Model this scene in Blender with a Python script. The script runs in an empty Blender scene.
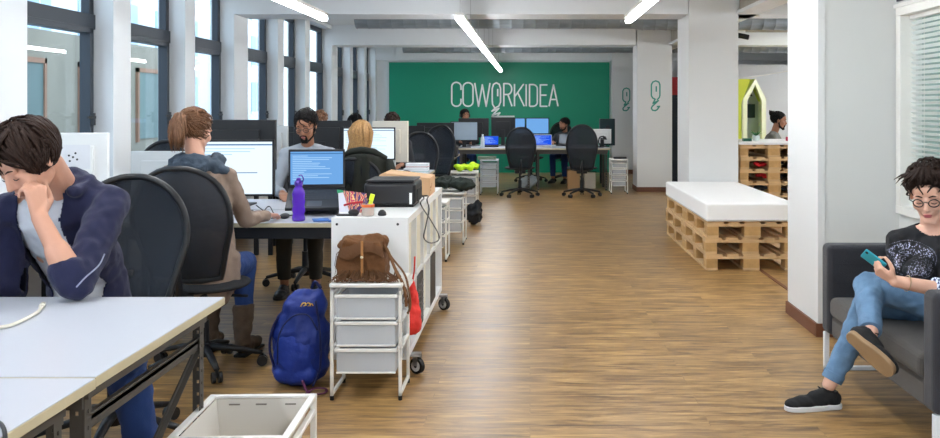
import bpy, bmesh, math, random
from mathutils import Vector, Matrix, noise, Euler
R = math.radians
PI = math.pi
sc = bpy.context.scene
col = sc.collection
random.seed(7)
V = Vector

# ------------------------------------------------------------ materials
def C(h):
    h = h.lstrip('#')
    out = []
    for i in (0, 2, 4):
        c = int(h[i:i+2], 16) / 255
        out.append(c / 12.92 if c <= .04045 else ((c + .055) / 1.055) ** 2.4)
    return (out[0], out[1], out[2], 1)

MATS = {}
def mk(name, color, rough=.5, metal=0, var=.06, scale=8, bump=0, bscale=60, stretch=None, emit=None, estr=1,
       alpha=1, trans=0, spec=.5, sheen=0, ior=1.45):
    if name in MATS: return MATS[name]
    m = bpy.data.materials.new(name); m.use_nodes = True
    nt = m.node_tree; n = nt.nodes; l = nt.links
    b = n['Principled BSDF']
    c = C(color) if isinstance(color, str) else color
    tc = n.new('ShaderNodeTexCoord'); mp = n.new('ShaderNodeMapping')
    l.new(tc.outputs['Object'], mp.inputs['Vector'])
    if stretch: mp.inputs['Scale'].default_value = stretch
    nz = n.new('ShaderNodeTexNoise'); nz.inputs['Scale'].default_value = scale; nz.inputs['Detail'].default_value = 5
    l.new(mp.outputs['Vector'], nz.inputs['Vector'])
    mx = n.new('ShaderNodeMix'); mx.data_type = 'RGBA'
    l.new(nz.outputs['Fac'], mx.inputs['Factor'])
    mx.inputs['A'].default_value = tuple(max(0, x * (1 - var)) for x in c[:3]) + (1,)
    mx.inputs['B'].default_value = tuple(min(1, x * (1 + var)) for x in c[:3]) + (1,)
    l.new(mx.outputs['Result'], b.inputs['Base Color'])
    b.inputs['Roughness'].default_value = rough
    b.inputs['Metallic'].default_value = metal
    b.inputs['Specular IOR Level'].default_value = spec
    b.inputs['IOR'].default_value = ior
    b.inputs['Alpha'].default_value = alpha
    b.inputs['Transmission Weight'].default_value = trans
    if sheen: b.inputs['Sheen Weight'].default_value = sheen
    if emit:
        b.inputs['Emission Color'].default_value = C(emit); b.inputs['Emission Strength'].default_value = estr
    if bump:
        n2 = n.new('ShaderNodeTexNoise'); n2.inputs['Scale'].default_value = bscale; n2.inputs['Detail'].default_value = 3
        l.new(mp.outputs['Vector'], n2.inputs['Vector'])
        bp = n.new('ShaderNodeBump'); bp.inputs['Strength'].default_value = bump; bp.inputs['Distance'].default_value = .01
        l.new(n2.outputs['Fac'], bp.inputs['Height']); l.new(bp.outputs['Normal'], b.inputs['Normal'])
    MATS[name] = m
    return m

def emis(name, color, s):
    if name in MATS: return MATS[name]
    m = bpy.data.materials.new(name); m.use_nodes = True
    nt = m.node_tree; nt.nodes.clear()
    e = nt.nodes.new('ShaderNodeEmission'); e.inputs[0].default_value = C(color); e.inputs[1].default_value = s
    o = nt.nodes.new('ShaderNodeOutputMaterial'); nt.links.new(e.outputs[0], o.inputs[0])
    MATS[name] = m; return m

def floor_mat():
    m = bpy.data.materials.new('oak_planks'); m.use_nodes = True
    nt = m.node_tree; n = nt.nodes; l = nt.links; b = n['Principled BSDF']
    tc = n.new('ShaderNodeTexCoord')
    br = n.new('ShaderNodeTexBrick')
    br.offset = .37; br.inputs['Scale'].default_value = 1
    br.inputs['Brick Width'].default_value = 1.3; br.inputs['Row Height'].default_value = .16
    br.inputs['Mortar Size'].default_value = .0018; br.inputs['Mortar Smooth'].default_value = .3
    br.inputs['Color1'].default_value = (.30, .30, .30, 1); br.inputs['Color2'].default_value = (.70, .70, .70, 1)
    br.inputs['Mortar'].default_value = (0, 0, 0, 1)
    l.new(tc.outputs['Object'], br.inputs['Vector'])
    mp = n.new('ShaderNodeMapping'); mp.inputs['Scale'].default_value = (1.0, 7.5, 1)
    l.new(tc.outputs['Object'], mp.inputs['Vector'])
    add = n.new('ShaderNodeVectorMath'); add.operation = 'ADD'
    sc3 = n.new('ShaderNodeVectorMath'); sc3.operation = 'SCALE'; sc3.inputs['Scale'].default_value = 7
    l.new(br.outputs['Color'], sc3.inputs[0]); l.new(mp.outputs['Vector'], add.inputs[0]); l.new(sc3.outputs[0], add.inputs[1])
    nz = n.new('ShaderNodeTexNoise'); nz.inputs['Scale'].default_value = 3.0; nz.inputs['Detail'].default_value = 10; nz.inputs['Roughness'].default_value = .68
    nz.inputs['Distortion'].default_value = .6
    l.new(add.outputs[0], nz.inputs['Vector'])
    cr = n.new('ShaderNodeValToRGB'); e = cr.color_ramp.elements
    e[0].position = .30; e[0].color = C('#4f3820'); e[1].position = .74; e[1].color = C('#cfac72')
    x = e.new(.44); x.color = C('#84643c'); x = e.new(.58); x.color = C('#ad8956')
    l.new(nz.outputs['Fac'], cr.inputs['Fac'])
    mp2 = n.new('ShaderNodeMapping'); mp2.inputs['Scale'].default_value = (4, 90, 1)
    l.new(tc.outputs['Object'], mp2.inputs['Vector'])
    fz = n.new('ShaderNodeTexNoise'); fz.inputs['Scale'].default_value = 2; fz.inputs['Detail'].default_value = 4
    l.new(mp2.outputs['Vector'], fz.inputs['Vector'])
    mr = n.new('ShaderNodeMapRange'); mr.inputs['To Min'].default_value = .68; mr.inputs['To Max'].default_value = 1.26
    l.new(fz.outputs['Fac'], mr.inputs['Value'])
    hs = n.new('ShaderNodeHueSaturation'); l.new(cr.outputs['Color'], hs.inputs['Color']); l.new(mr.outputs['Result'], hs.inputs['Value'])
    mr2 = n.new('ShaderNodeMapRange'); mr2.inputs['To Min'].default_value = .86; mr2.inputs['To Max'].default_value = 1.10
    l.new(br.outputs['Color'], mr2.inputs['Value'])
    hs2 = n.new('ShaderNodeHueSaturation'); l.new(hs.outputs['Color'], hs2.inputs['Color']); l.new(mr2.outputs['Result'], hs2.inputs['Value'])
    l.new(hs2.outputs['Color'], b.inputs['Base Color'])
    rr = n.new('ShaderNodeMapRange'); rr.inputs['To Min'].default_value = .29; rr.inputs['To Max'].default_value = .44
    l.new(nz.outputs['Fac'], rr.inputs['Value']); l.new(rr.outputs['Result'], b.inputs['Roughness'])
    bp = n.new('ShaderNodeBump'); bp.inputs['Strength'].default_value = .12; bp.inputs['Distance'].default_value = .004
    l.new(fz.outputs['Fac'], bp.inputs['Height']); l.new(bp.outputs['Normal'], b.inputs['Normal'])
    return m

def mesh_fabric(name, color, op):
    m = bpy.data.materials.new(name); m.use_nodes = True
    nt = m.node_tree; n = nt.nodes; l = nt.links; b = n['Principled BSDF']
    b.inputs['Base Color'].default_value = C(color); b.inputs['Roughness'].default_value = .7
    tc = n.new('ShaderNodeTexCoord'); nz = n.new('ShaderNodeTexNoise'); nz.inputs['Scale'].default_value = 90
    l.new(tc.outputs['Object'], nz.inputs['Vector'])
    mr = n.new('ShaderNodeMapRange'); mr.inputs['To Min'].default_value = op - .12; mr.inputs['To Max'].default_value = min(1, op + .12)
    l.new(nz.outputs['Fac'], mr.inputs['Value']); l.new(mr.outputs['Result'], b.inputs['Alpha'])
    MATS[name] = m
    return m

def glass_mat():
    m = bpy.data.materials.new('window_glass'); m.use_nodes = True
    nt = m.node_tree; n = nt.nodes; l = nt.links; n.clear()
    tr = n.new('ShaderNodeBsdfTransparent'); tr.inputs[0].default_value = (.93, .97, .96, 1)
    gl = n.new('ShaderNodeBsdfGlossy'); gl.inputs['Roughness'].default_value = .02
    lw = n.new('ShaderNodeLayerWeight'); lw.inputs['Blend'].default_value = .5
    pw = n.new('ShaderNodeMath'); pw.operation = 'POWER'; pw.inputs[1].default_value = 5; l.new(lw.outputs['Facing'], pw.inputs[0])
    fr = n.new('ShaderNodeMapRange'); fr.inputs['To Min'].default_value = .03; fr.inputs['To Max'].default_value = .7; l.new(pw.outputs[0], fr.inputs['Value'])
    mx = n.new('ShaderNodeMixShader'); o = n.new('ShaderNodeOutputMaterial')
    l.new(fr.outputs[0], mx.inputs[0]); l.new(tr.outputs[0], mx.inputs[1]); l.new(gl.outputs[0], mx.inputs[2]); l.new(mx.outputs[0], o.inputs[0])
    return m

# ------------------------------------------------------------ objects
OFF = {}
def setp(o, label=None, cat=None, group=None, kind=None):
    if label: o['label'] = label
    if cat: o['category'] = cat
    if group: o['group'] = group
    if kind: o['kind'] = kind
    return o

def thing(name, label, cat, loc=(0, 0, 0), rz=0, group=None):
    o = bpy.data.objects.new(name, None); col.objects.link(o)
    o.location = loc; o.rotation_euler = (0, 0, rz); o.empty_display_size = .1
    setp(o, label, cat, group); OFF[o.name] = V(loc)
    return o

def kids(o): return [c for c in bpy.data.objects if c.parent == o]
def copy_tree(o, parent=None, label=None, loc=None, rz=None, group=None):
    c = o.copy(); col.objects.link(c)
    if parent: c.parent = parent
    if label: c['label'] = label
    if group: c['group'] = group
    if loc is not None: c.location = loc
    if rz is not None: c.rotation_euler = (0, 0, rz)
    for ch in kids(o): copy_tree(ch, c)
    return c

def basis(d):
    d = V(d).normalized(); a = V((0, 0, 1)) if abs(d.z) < .9 else V((1, 0, 0))
    u = d.cross(a).normalized(); return u, d.cross(u).normalized()

def finish(me, name, mats, parent, world, smooth, bevel, bseg=2, sub=0):
    if not isinstance(mats, (list, tuple)): mats = [mats]
    for m in mats: me.materials.append(m)
    if smooth:
        me.shade_smooth()
        if smooth is not True: me.set_sharp_from_angle(angle=R(smooth))
    o = bpy.data.objects.new(name, me); col.objects.link(o)
    if parent is not None:
        o.parent = parent; off = OFF.get(parent.name, V((0, 0, 0))); OFF[o.name] = off
        if world: me.transform(Matrix.Translation(-off))
    elif world == 'base':
        xs = [v.co for v in me.vertices]
        b = V(((min(v.x for v in xs) + max(v.x for v in xs)) / 2, (min(v.y for v in xs) + max(v.y for v in xs)) / 2, min(v.z for v in xs)))
        me.transform(Matrix.Translation(-b)); o.location = b; OFF[o.name] = b
    if bevel:
        md = o.modifiers.new('bevel', 'BEVEL'); md.width = bevel; md.segments = bseg; md.limit_method = 'ANGLE'; md.angle_limit = R(40)
    if sub:
        md = o.modifiers.new('sub', 'SUBSURF'); md.levels = sub; md.render_levels = sub
    return o

class MB:
    def __init__(s): s.v = []; s.f = []; s.m = []; s.mi = 0; s.M = None
    def add(s, vs, fs):
        b = len(s.v)
        s.v += [s.M @ V(p) for p in vs] if s.M else [V(p) for p in vs]
        for f in fs: s.f.append(tuple(i + b for i in f)); s.m.append(s.mi)
        return s
    def box(s, x0, x1, y0, y1, z0, z1):
        return s.add([(x0, y0, z0), (x1, y0, z0), (x1, y1, z0), (x0, y1, z0), (x0, y0, z1), (x1, y0, z1), (x1, y1, z1), (x0, y1, z1)],
                     [(0, 3, 2, 1), (4, 5, 6, 7), (0, 1, 5, 4), (1, 2, 6, 5), (2, 3, 7, 6), (3, 0, 4, 7)])
    def obox(s, c, size, rot=(0, 0, 0)):
        E = rot.to_3x3() if isinstance(rot, Matrix) else Euler(rot).to_matrix()
        c = V(c); a, b, d = [x / 2 for x in size]
        ps = [c + E @ V(p) for p in ((-a, -b, -d), (a, -b, -d), (a, b, -d), (-a, b, -d), (-a, -b, d), (a, -b, d), (a, b, d), (-a, b, d))]
        return s.add(ps, [(0, 3, 2, 1), (4, 5, 6, 7), (0, 1, 5, 4), (1, 2, 6, 5), (2, 3, 7, 6), (3, 0, 4, 7)])
    def bar(s, p0, p1, w, h, up=(0, 0, 1)):
        p0 = V(p0); p1 = V(p1); d = (p1 - p0).normalized(); u = V(up)
        sx = d.cross(u)
        if sx.length < 1e-4: sx = V((1, 0, 0))
        sx.normalize(); sz = sx.cross(d)
        ps = []
        for p in (p0, p1):
            for a, b in ((-1, -1), (1, -1), (1, 1), (-1, 1)): ps.append(p + sx * a * w / 2 + sz * b * h / 2)
        return s.add(ps, [(0, 1, 2, 3), (7, 6, 5, 4), (0, 4, 5, 1), (1, 5, 6, 2), (2, 6, 7, 3), (3, 7, 4, 0)])
    def cyl(s, p0, p1, r0, r1=None, n=14, caps=True):
        return s.tube([p0, p1], [r0, r0 if r1 is None else r1], n, caps)
    def tube(s, pts, r, n=8, caps=True, flat=1):
        pts = [V(p) for p in pts]; k = len(pts)
        rs = r if isinstance(r, (list, tuple)) else [r] * k
        d0 = (pts[1] - pts[0]).normalized(); u, w = basis(d0)
        vs = []
        for i, p in enumerate(pts):
            if i == 0: d = pts[1] - pts[0]
            elif i == k - 1: d = pts[-1] - pts[-2]
            else: d = (pts[i + 1] - pts[i]).normalized() + (pts[i] - pts[i - 1]).normalized()
            if d.length < 1e-7: d = d0
            d = d.normalized()
            u = u - d * u.dot(d)
            if u.length < 1e-5: u, w = basis(d)
            u.normalize(); w = d.cross(u)
            for j in range(n):
                a = 2 * PI * j / n
                vs.append(p + (u * math.cos(a) + w * math.sin(a) * flat) * rs[i])
        fs = []
        for i in range(k - 1):
            for j in range(n):
                a = i * n + j; b = i * n + (j + 1) % n
                fs.append((a, b, b + n, a + n))
        if caps: fs.append(tuple(reversed(range(n)))); fs.append(tuple((k - 1) * n + j for j in range(n)))
        return s.add(vs, fs)
    def ball(s, c, r, rot=None, seg=16, ring=10):
        c = V(c); r = (r, r, r) if not hasattr(r, '__len__') else r
        Mx = rot.to_3x3() if rot is not None else Matrix.Identity(3)
        vs = [c + Mx @ V((0, 0, r[2]))]; fs = []
        for i in range(1, ring):
            t = PI * i / ring
            for j in range(seg):
                a = 2 * PI * j / seg
                vs.append(c + Mx @ V((r[0] * math.sin(t) * math.cos(a), r[1] * math.sin(t) * math.sin(a), r[2] * math.cos(t))))
        vs.append(c + Mx @ V((0, 0, -r[2])))
        for j in range(seg): fs.append((0, 1 + j, 1 + (j + 1) % seg))
        for i in range(ring - 2):
            for j in range(seg):
                a = 1 + i * seg + j; b = 1 + i * seg + (j + 1) % seg
                fs.append((a, a + seg, b + seg, b))
        L = len(vs) - 1; o = 1 + (ring - 2) * seg
        for j in range(seg): fs.append((o + j, L, o + (j + 1) % seg))
        return s.add(vs, fs)
    def rc(s, p0, p1, r0, r1, cap=(True, True)):
        s.tube([p0, p1], [r0, r1], 16)
        if cap[0]: s.ball(p0, r0, seg=16, ring=8)
        if cap[1]: s.ball(p1, r1, seg=16, ring=8)
        return s
    def lathe(s, prof, c=(0, 0, 0), n=24, rot=None):
        c = V(c); Mx = rot.to_3x3() if rot is not None else Matrix.Identity(3); vs = []; fs = []
        for r, z in prof:
            for j in range(n):
                a = 2 * PI * j / n; vs.append(c + Mx @ V((r * math.cos(a), r * math.sin(a), z)))
        for i in range(len(prof) - 1):
            for j in range(n):
                a = i * n + j; b = i * n + (j + 1) % n; fs.append((a, b, b + n, a + n))
        fs.append(tuple(reversed(range(n)))); fs.append(tuple((len(prof) - 1) * n + j for j in range(n)))
        return s.add(vs, fs)
    def prism(s, poly, o, ax, ay, az, t):
        o = V(o); ax = V(ax); ay = V(ay); az = V(az).normalized() * t; k = len(poly)
        vs = [o + ax * p[0] + ay * p[1] for p in poly] + [o + ax * p[0] + ay * p[1] + az for p in poly]
        fs = [tuple(reversed(range(k))), tuple(range(k, 2 * k))] + [(i, (i + 1) % k, k + (i + 1) % k, k + i) for i in range(k)]
        return s.add(vs, fs)
    def sheet(s, fn, nu, nv, th):
        """two sided grid of thickness th; fn(u, v) -> point"""
        P = [[V(fn(i / nu, j / nv)) for i in range(nu + 1)] for j in range(nv + 1)]
        def nrm(i, j):
            a = P[j][min(i + 1, nu)] - P[j][max(i - 1, 0)]; b = P[min(j + 1, nv)][i] - P[max(j - 1, 0)][i]
            c = a.cross(b); return c.normalized() if c.length > 1e-9 else V((0, 0, 1))
        vs = []; N = (nu + 1) * (nv + 1)
        for sg in (.5, -.5):
            for j in range(nv + 1):
                for i in range(nu + 1): vs.append(P[j][i] + nrm(i, j) * th * sg)
        fs = []; q = lambda i, j: j * (nu + 1) + i
        for j in range(nv):
            for i in range(nu):
                fs.append((q(i, j), q(i + 1, j), q(i + 1, j + 1), q(i, j + 1)))
                fs.append((N + q(i, j), N + q(i, j + 1), N + q(i + 1, j + 1), N + q(i + 1, j)))
        for i in range(nu):
            fs.append((q(i, 0), N + q(i, 0), N + q(i + 1, 0), q(i + 1, 0)))
            fs.append((q(i, nv), q(i + 1, nv), N + q(i + 1, nv), N + q(i, nv)))
        for j in range(nv):
            fs.append((q(0, j), q(0, j + 1), N + q(0, j + 1), N + q(0, j)))
            fs.append((q(nu, j), N + q(nu, j), N + q(nu, j + 1), q(nu, j + 1)))
        return s.add(vs, fs)
    def mesh(s, name):
        me = bpy.data.meshes.new(name); me.from_pydata([tuple(p) for p in s.v], [], s.f)
        if any(s.m): me.polygons.foreach_set('material_index', s.m)
        me.validate(); me.update()
        return me
    def build(s, name, mats, parent=None, world=None, smooth=False, bevel=0, bseg=2, sub=0):
        return finish(s.mesh(name), name, mats, parent, world if world is not None else ('base' if parent is None else False), smooth, bevel, bseg, sub)
    def remesh(s, voxel, smooth=4, fac=.5, disp=0, dscale=12):
        me = s.mesh('tmp'); o = bpy.data.objects.new('tmp', me); col.objects.link(o)
        m = o.modifiers.new('r', 'REMESH'); m.mode = 'VOXEL'; m.voxel_size = voxel; m.use_smooth_shade = True
        if smooth:
            m = o.modifiers.new('s', 'SMOOTH'); m.factor = fac; m.iterations = smooth
        dg = bpy.context.evaluated_depsgraph_get(); ev = o.evaluated_get(dg)
        out = bpy.data.meshes.new_from_object(ev)
        bpy.data.objects.remove(o); bpy.data.meshes.remove(me)
        out.materials.clear()
        if disp:
            ns = [v.normal.copy() for v in out.vertices]
            for v, nn in zip(out.vertices, ns):
                p = v.co * dscale
                q = noise.noise(p) + .5 * noise.noise(p * 2.1)
                v.co += nn * disp * (q - abs(noise.noise(p * .7 + V((5, 5, 5)))) * .8)
        return out
    def blob(s, name, mats, parent=None, voxel=.006, smooth=4, disp=0, dscale=12, world=True):
        me = s.remesh(voxel, smooth, disp=disp, dscale=dscale); me.name = name
        return finish(me, name, mats, parent, world if parent else 'base', True, 0)

def struct(name, mb, mats, **k):
    o = mb.build(name, mats, None, world=False, **k); o['kind'] = 'structure'; return o

def px(x, y, d):
    """photo pixel to a point at depth d"""
    return V(((x - 530) * d / 920, d, 1.44 - (y - 108) * d / 920))
# ------------------------------------------------------------ people
def frame(f, up=(0, 0, 1)):
    f = V(f).normalized(); r = f.cross(V(up)).normalized(); u = r.cross(f)
    return Matrix((r, f, u)).transposed()

def lerp(a, b, t): return V(a) * (1 - t) + V(b) * t

def clip_ball(mb, c, r, planes, seg=28, ring=18):
    """ellipsoid cut by planes (point, normal pointing to the removed side)"""
    t = MB(); t.ball(c, r, seg=seg, ring=ring); bm = bmesh.new()
    vs = [bm.verts.new(v) for v in t.v]
    for f in t.f: bm.faces.new([vs[i] for i in f])
    for p, nn in planes:
        g = bm.verts[:] + bm.edges[:] + bm.faces[:]
        res = bmesh.ops.bisect_plane(bm, geom=g, plane_co=V(p), plane_no=V(nn), clear_outer=True)
        ed = [e for e in res['geom_cut'] if isinstance(e, bmesh.types.BMEdge)]
        if ed: bmesh.ops.contextual_create(bm, geom=ed)
    bmesh.ops.triangulate(bm, faces=bm.faces[:])
    bm.verts.index_update()
    mb.add([v.co.copy() for v in bm.verts], [tuple(v.index for v in f.verts) for f in bm.faces]); bm.free()

def head_skin(mb, c, F, s=1, fem=False, beard=False):
    old = mb.M; mb.M = Matrix.Translation(V(c)) @ F.to_4x4() @ Matrix.Scale(s, 4)
    b = mb.ball
    b((0, -.012, .035), (.074, .094, .082), seg=28, ring=18)
    b((0, .030, -.012), (.060, .062, .085), seg=24, ring=16)
    jw = .045 if fem else .050
    for q in (-1, 1):
        mb.rc((q * jw, .0, -.05), (q * .014, .066, -.098), .022, .017)
        b((q * .036, .060, -.022), (.028, .026, .028))
        b((q * .030, .082, .026), (.026, .011, .008))
        b((q * .031, .076, .004), (.0155, .0125, .0095))
        b((q * .0095, .098, -.030), (.0075, .009, .0065))
        E = Euler((R(-8), 0, R(-22 * q))).to_matrix()
        b((q * .077, -.008, -.004), (.007, .018, .031), rot=E)
        b((q * .080, -.014, .010), (.008, .012, .014), rot=E)
    b((0, .070, -.097), (.018, .016, .014))
    mb.rc((0, .086, .018), (0, .108, -.026), .0075, .0105)
    b((0, .084, -.052), (.024, .014, .016))
    b((0, .091, -.055), (.021, .0075, .0048)); b((0, .089, -.0645), (.018, .0075, .0058))
    b((0, .074, .050), (.050, .020, .030))
    mb.M = old

def facebits(parent, c, F, s, lips, brow, eyes='down', beard=None, glasses=None):
    M4 = Matrix.Translation(V(c)) @ F.to_4x4() @ Matrix.Scale(s, 4)
    for q in (-1, 1):
        m = MB(); m.M = M4
        if eyes == 'down':
            m.tube([(q * .016, .0865, .000), (q * .024, .0895, -.0035), (q * .033, .0895, -.005), (q * .043, .085, -.002)], [.0012, .0018, .0018, .001], 6)
        else:
            m.ball((q * .031, .0805, .004), (.012, .0095, .006)); m.mi = 1; m.ball((q * .031, .0885, .004), (.0048, .003, .0045), seg=10, ring=6)
        m.build('eye', [mk('eye_lash', '#1a1210', .5) if eyes == 'down' else mk('eye_white', '#e8e4de', .2), mk('iris', '#23160e', .2)], parent, world=True, smooth=True)
        m = MB(); m.M = M4
        m.tube([(q * .013, .0935, .027), (q * .030, .0945, .034), (q * .047, .083, .028)], [.0025, .0035, .0015], 6, flat=.8)
        m.build('eyebrow', brow, parent, world=True, smooth=True)
    m = MB(); m.M = M4
    m.ball((0, .0965, -.0555), (.0195, .0045, .0036)); m.ball((0, .0945, -.0640), (.0165, .0045, .0046))
    m.build('lips', lips, parent, world=True, smooth=True)
    if beard:
        m = MB(); m.M = M4
        for q in (-1, 1):
            m.rc((q * .064, .002, -.03), (q * .047, .022, -.075), .012, .016); m.rc((q * .047, .022, -.075), (q * .014, .073, -.107), .016, .015)
            m.rc((q * .022, .092, -.052), (0, .098, -.044), .005, .006); m.rc((q * .022, .090, -.052), (q * .020, .080, -.088), .006, .011)
        m.rc((-.014, .078, -.102), (.014, .078, -.102), .016, .016)
        m.blob('beard', beard, parent, .004, 2, disp=.003, dscale=90)
    if glasses:
        gr = thing_part('glasses', parent)
        m = MB(); m.M = M4
        for q in (-1, 1):
            pts = [(q * .032 + .021 * math.cos(a), .1045 - .010 * abs(q * .032 + .021 * math.cos(a)) / .05, .002 + .0175 * math.sin(a)) for a in [2 * PI * i / 20 for i in range(21)]]
            m.tube(pts, .0024, 6, caps=False)
            m.tube([(q * .052, .094, .006), (q * .072, .070, .007), (q * .080, .0, .006), (q * .080, -.025, -.004)], .0021, 6)
        m.tube([(-.011, .104, .006), (0, .106, .010), (.011, .104, .006)], .0022, 6)
        m.build('glasses', glasses, parent, world=True, smooth=True)

def thing_part(name, parent): return parent

def strands(mb, c, r, crown, n, L, rad, lift=.004, jit=.35, region=None, seed=1, flow=None, steps=7, taper=.35, droop=0):
    """hair locks laid over an ellipsoid, running away from the crown point (head coordinates)"""
    rnd = random.Random(seed); c = V(c); cr = V(crown).normalized(); k = 0; tries = 0
    while k < n and tries < n * 30:
        tries += 1
        z = rnd.uniform(-1, 1); a = rnd.uniform(0, 2 * PI); q = math.sqrt(1 - z * z)
        u = V((q * math.cos(a), q * math.sin(a), z))
        p = V((u.x * r[0], u.y * r[1], u.z * r[2]))
        if region and not region(p + c): continue
        k += 1; pts = []; rr = []; pos = u.copy(); l = L * rnd.uniform(.7, 1.25); jv = V((rnd.gauss(0, 1), rnd.gauss(0, 1), rnd.gauss(0, 1))) * jit
        st = l / steps; lf = rnd.uniform(.3, 1) * lift
        for i in range(steps + 1):
            w = V((pos.x * r[0], pos.y * r[1], pos.z * r[2]))
            nn = V((pos.x / r[0], pos.y / r[1], pos.z / r[2])).normalized()
            t = i / steps
            pts.append(c + w + nn * (lf * math.sin(PI * min(1, t * 1.1 + .1)) + .001)); rr.append(rad * (1 - t * (1 - taper)) * rnd.uniform(.85, 1.1))
            d = (flow(c + w) if flow else (pos - cr * pos.dot(cr)) * 1.0 - cr * .25) + jv
            d = d - pos * d.dot(pos)
            if d.length < 1e-4: d = V((1, 0, 0))
            pos = (pos + d.normalized() * st / max(r)).normalized()
            if droop and w.z < droop: 
                break
        if len(pts) > 2: mb.tube(pts, rr, 5, flat=.6)

def hand(mb, w, d, n, t, curl=(.5, .5, .5, .5), thumb=(.6, .5), s=1, spread=.0):
    """wrist w, finger direction d, palm normal n (out of the palm), thumb side t"""
    w = V(w); d = V(d).normalized(); n = V(n); n = (n - d * n.dot(d)).normalized(); t = V(t); t = (t - d * t.dot(d) - n * t.dot(n)).normalized()
    offs = (.028, .0095, -.0095, -.027); kn = (.088, .092, .088, .080); ln = (.072, .080, .074, .058)
    for i in range(4):
        k = w + (d * kn[i] + t * offs[i]) * s
        mb.rc(w + (d * .01 + t * offs[i] * .55) * s, k, .0135 * s, .0105 * s)
        a = 0; p = k; r0 = (.0088, .009, .0085, .0075)[i] * s
        dd = (d + t * offs[i] * spread * 20).normalized()
        for j, fr in enumerate((.45, .31, .24)):
            a += curl[i] * (1, 1.15, .8)[j]
            q = p + (dd * math.cos(a) + n * math.sin(a)) * ln[i] * fr * s
            mb.rc(p, q, r0 * (1 - .08 * j), r0 * (.93 - .08 * j)); p = q
    mb.rc(w + d * .01 * s, w + (d * .035 + t * .02) * s, .017 * s, .015 * s)
    p = w + (d * .022 + t * .024) * s; a0, a1 = thumb
    dirs = [(t * .75 + d * .65 + n * .25), (t * (.75 - a0) + d * .9 + n * a0), (t * (.4 - a1) + d + n * a1)]
    for dd, l, r in zip(dirs, (.042, .033, .026), (.0125, .0105, .009)):
        q = p + dd.normalized() * l * s; mb.rc(p, q, r * s, r * .9 * s); p = q

def torso(mb, J, g=0, lo=0, hi=1, wide=1.0, chest=1.0):
    sL, sR = V(J['sh_l']), V(J['sh_r']); side = (sR - sL).normalized(); pel = V(J['pelvis']); nk = V(J['neck'])
    mid = (sL + sR) / 2; wst = V(J.get('waist', lerp(pel, mid, .42)))
    chs = lerp(wst, mid, .62)
    sp = [(pel, .158, .115), (wst, .138, .100), (chs, .158 * chest, .118), (lerp(chs, mid, .8), .160, .100)]
    for k in range(3):
        a, b = sp[k], sp[k + 1]
        for i in range(6):
            t = i / 5; c = lerp(a[0], b[0], t); ax = (b[0] - a[0]).normalized(); f = ax.cross(side).normalized(); sd = f.cross(ax)
            E = Matrix((sd, f, ax)).transposed()
            mb.ball(c, ((a[1] + (b[1] - a[1]) * t) * wide + g, (a[2] + (b[2] - a[2]) * t) * wide + g, .075 + g), rot=E, seg=20, ring=12)
    mb.rc(sL, sR, .052 + g, .052 + g)
    for q in (sL, sR): mb.rc(lerp(mid, nk, .55), q, .055 + g, .047 + g)

def shoe(parent, heel, toe, up, upper, sole, laces=None, high=0, name='shoe', L=None):
    heel = V(heel); toe = V(toe); d = (toe - heel); L = d.length; d.normalize(); up = V(up); up = (up - d * up.dot(d)).normalized(); s = d.cross(up)
    m = MB(); P = lambda a, b, c: heel + d * a * L + s * b + up * c
    F = Matrix((s, d, up)).transposed()
    m.ball(P(.16, 0, .045), (.034, .045, .040), rot=F); m.ball(P(.40, 0, .045), (.037, .07, .038), rot=F)
    m.ball(P(.66, 0, .036), (.044, .065, .032), rot=F); m.ball(P(.84, 0, .030), (.040, .045, .026), rot=F)
    m.rc(P(.20, 0, .05), P(.20, 0, .085 + high), .036, .037, (True, False)); m.rc(P(.26, 0, .07), P(.5, 0, .055), .034, .032)
    up_o = m.blob(name, upper, parent, .005, 3, disp=.0015, dscale=60)
    m = MB(); outline = []
    for i in range(28):
        a = 2 * PI * i / 28; y = .5 - .5 * math.cos(a); w = (.034 + .014 * math.sin(PI * min(1, max(0, (y - .25) / .8)))) * (1 if i <= 14 else -1)
        w *= min(1, math.sqrt(max(0, 1 - (2 * y - 1) ** 2)) * 1.9); outline.append((w, (y * 1.0) * L))
    m.prism(outline, heel - up * .0, s, d, up, .024)
    m.build('sole', sole, up_o, world=True, smooth=50, bevel=.004)
    if laces:
        m = MB()
        for k in range(4):
            a = .34 + .09 * k; hh = .088 - .011 * k
            m.tube([P(a, -.022, hh - .012), P(a + .02, 0, hh), P(a + .04, .022, hh - .012)], .0026, 6)
        m.tube([P(.34, 0, .092), P(.37, -.028, .100), P(.33, -.034, .085)], .0024, 6); m.tube([P(.34, 0, .092), P(.37, .028, .100), P(.33, .034, .085)], .0024, 6)
        m.build('laces', laces, up_o, world=True, smooth=True)
    return up_o

def limbs(mb, J, sd, arm=True, leg=True, thin=1, foot=True):
    if arm:
        mb.rc(J['sh_' + sd], J['el_' + sd], .044 * thin, .037 * thin); mb.rc(J['el_' + sd], J['wr_' + sd], .037 * thin, .0255 * thin)
        m = lerp(J['el_' + sd], J['wr_' + sd], .3); mb.ball(m, .039 * thin)
    if leg:
        mb.rc(J['hip_' + sd], J['kn_' + sd], .078, .052); mb.rc(J['kn_' + sd], J['an_' + sd], .050, .034)
        mb.ball(lerp(J['kn_' + sd], J['an_' + sd], .28), .052)
        if foot: mb.rc(J['an_' + sd], V(J['toe_' + sd]) + V((0, 0, .03)), .034, .025)

def sleeve(mb, a, b, r0, r1, t1=1.0):
    mb.rc(a, lerp(a, b, t1), r0, r0 + (r1 - r0) * t1, (True, t1 >= 1.0))

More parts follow.
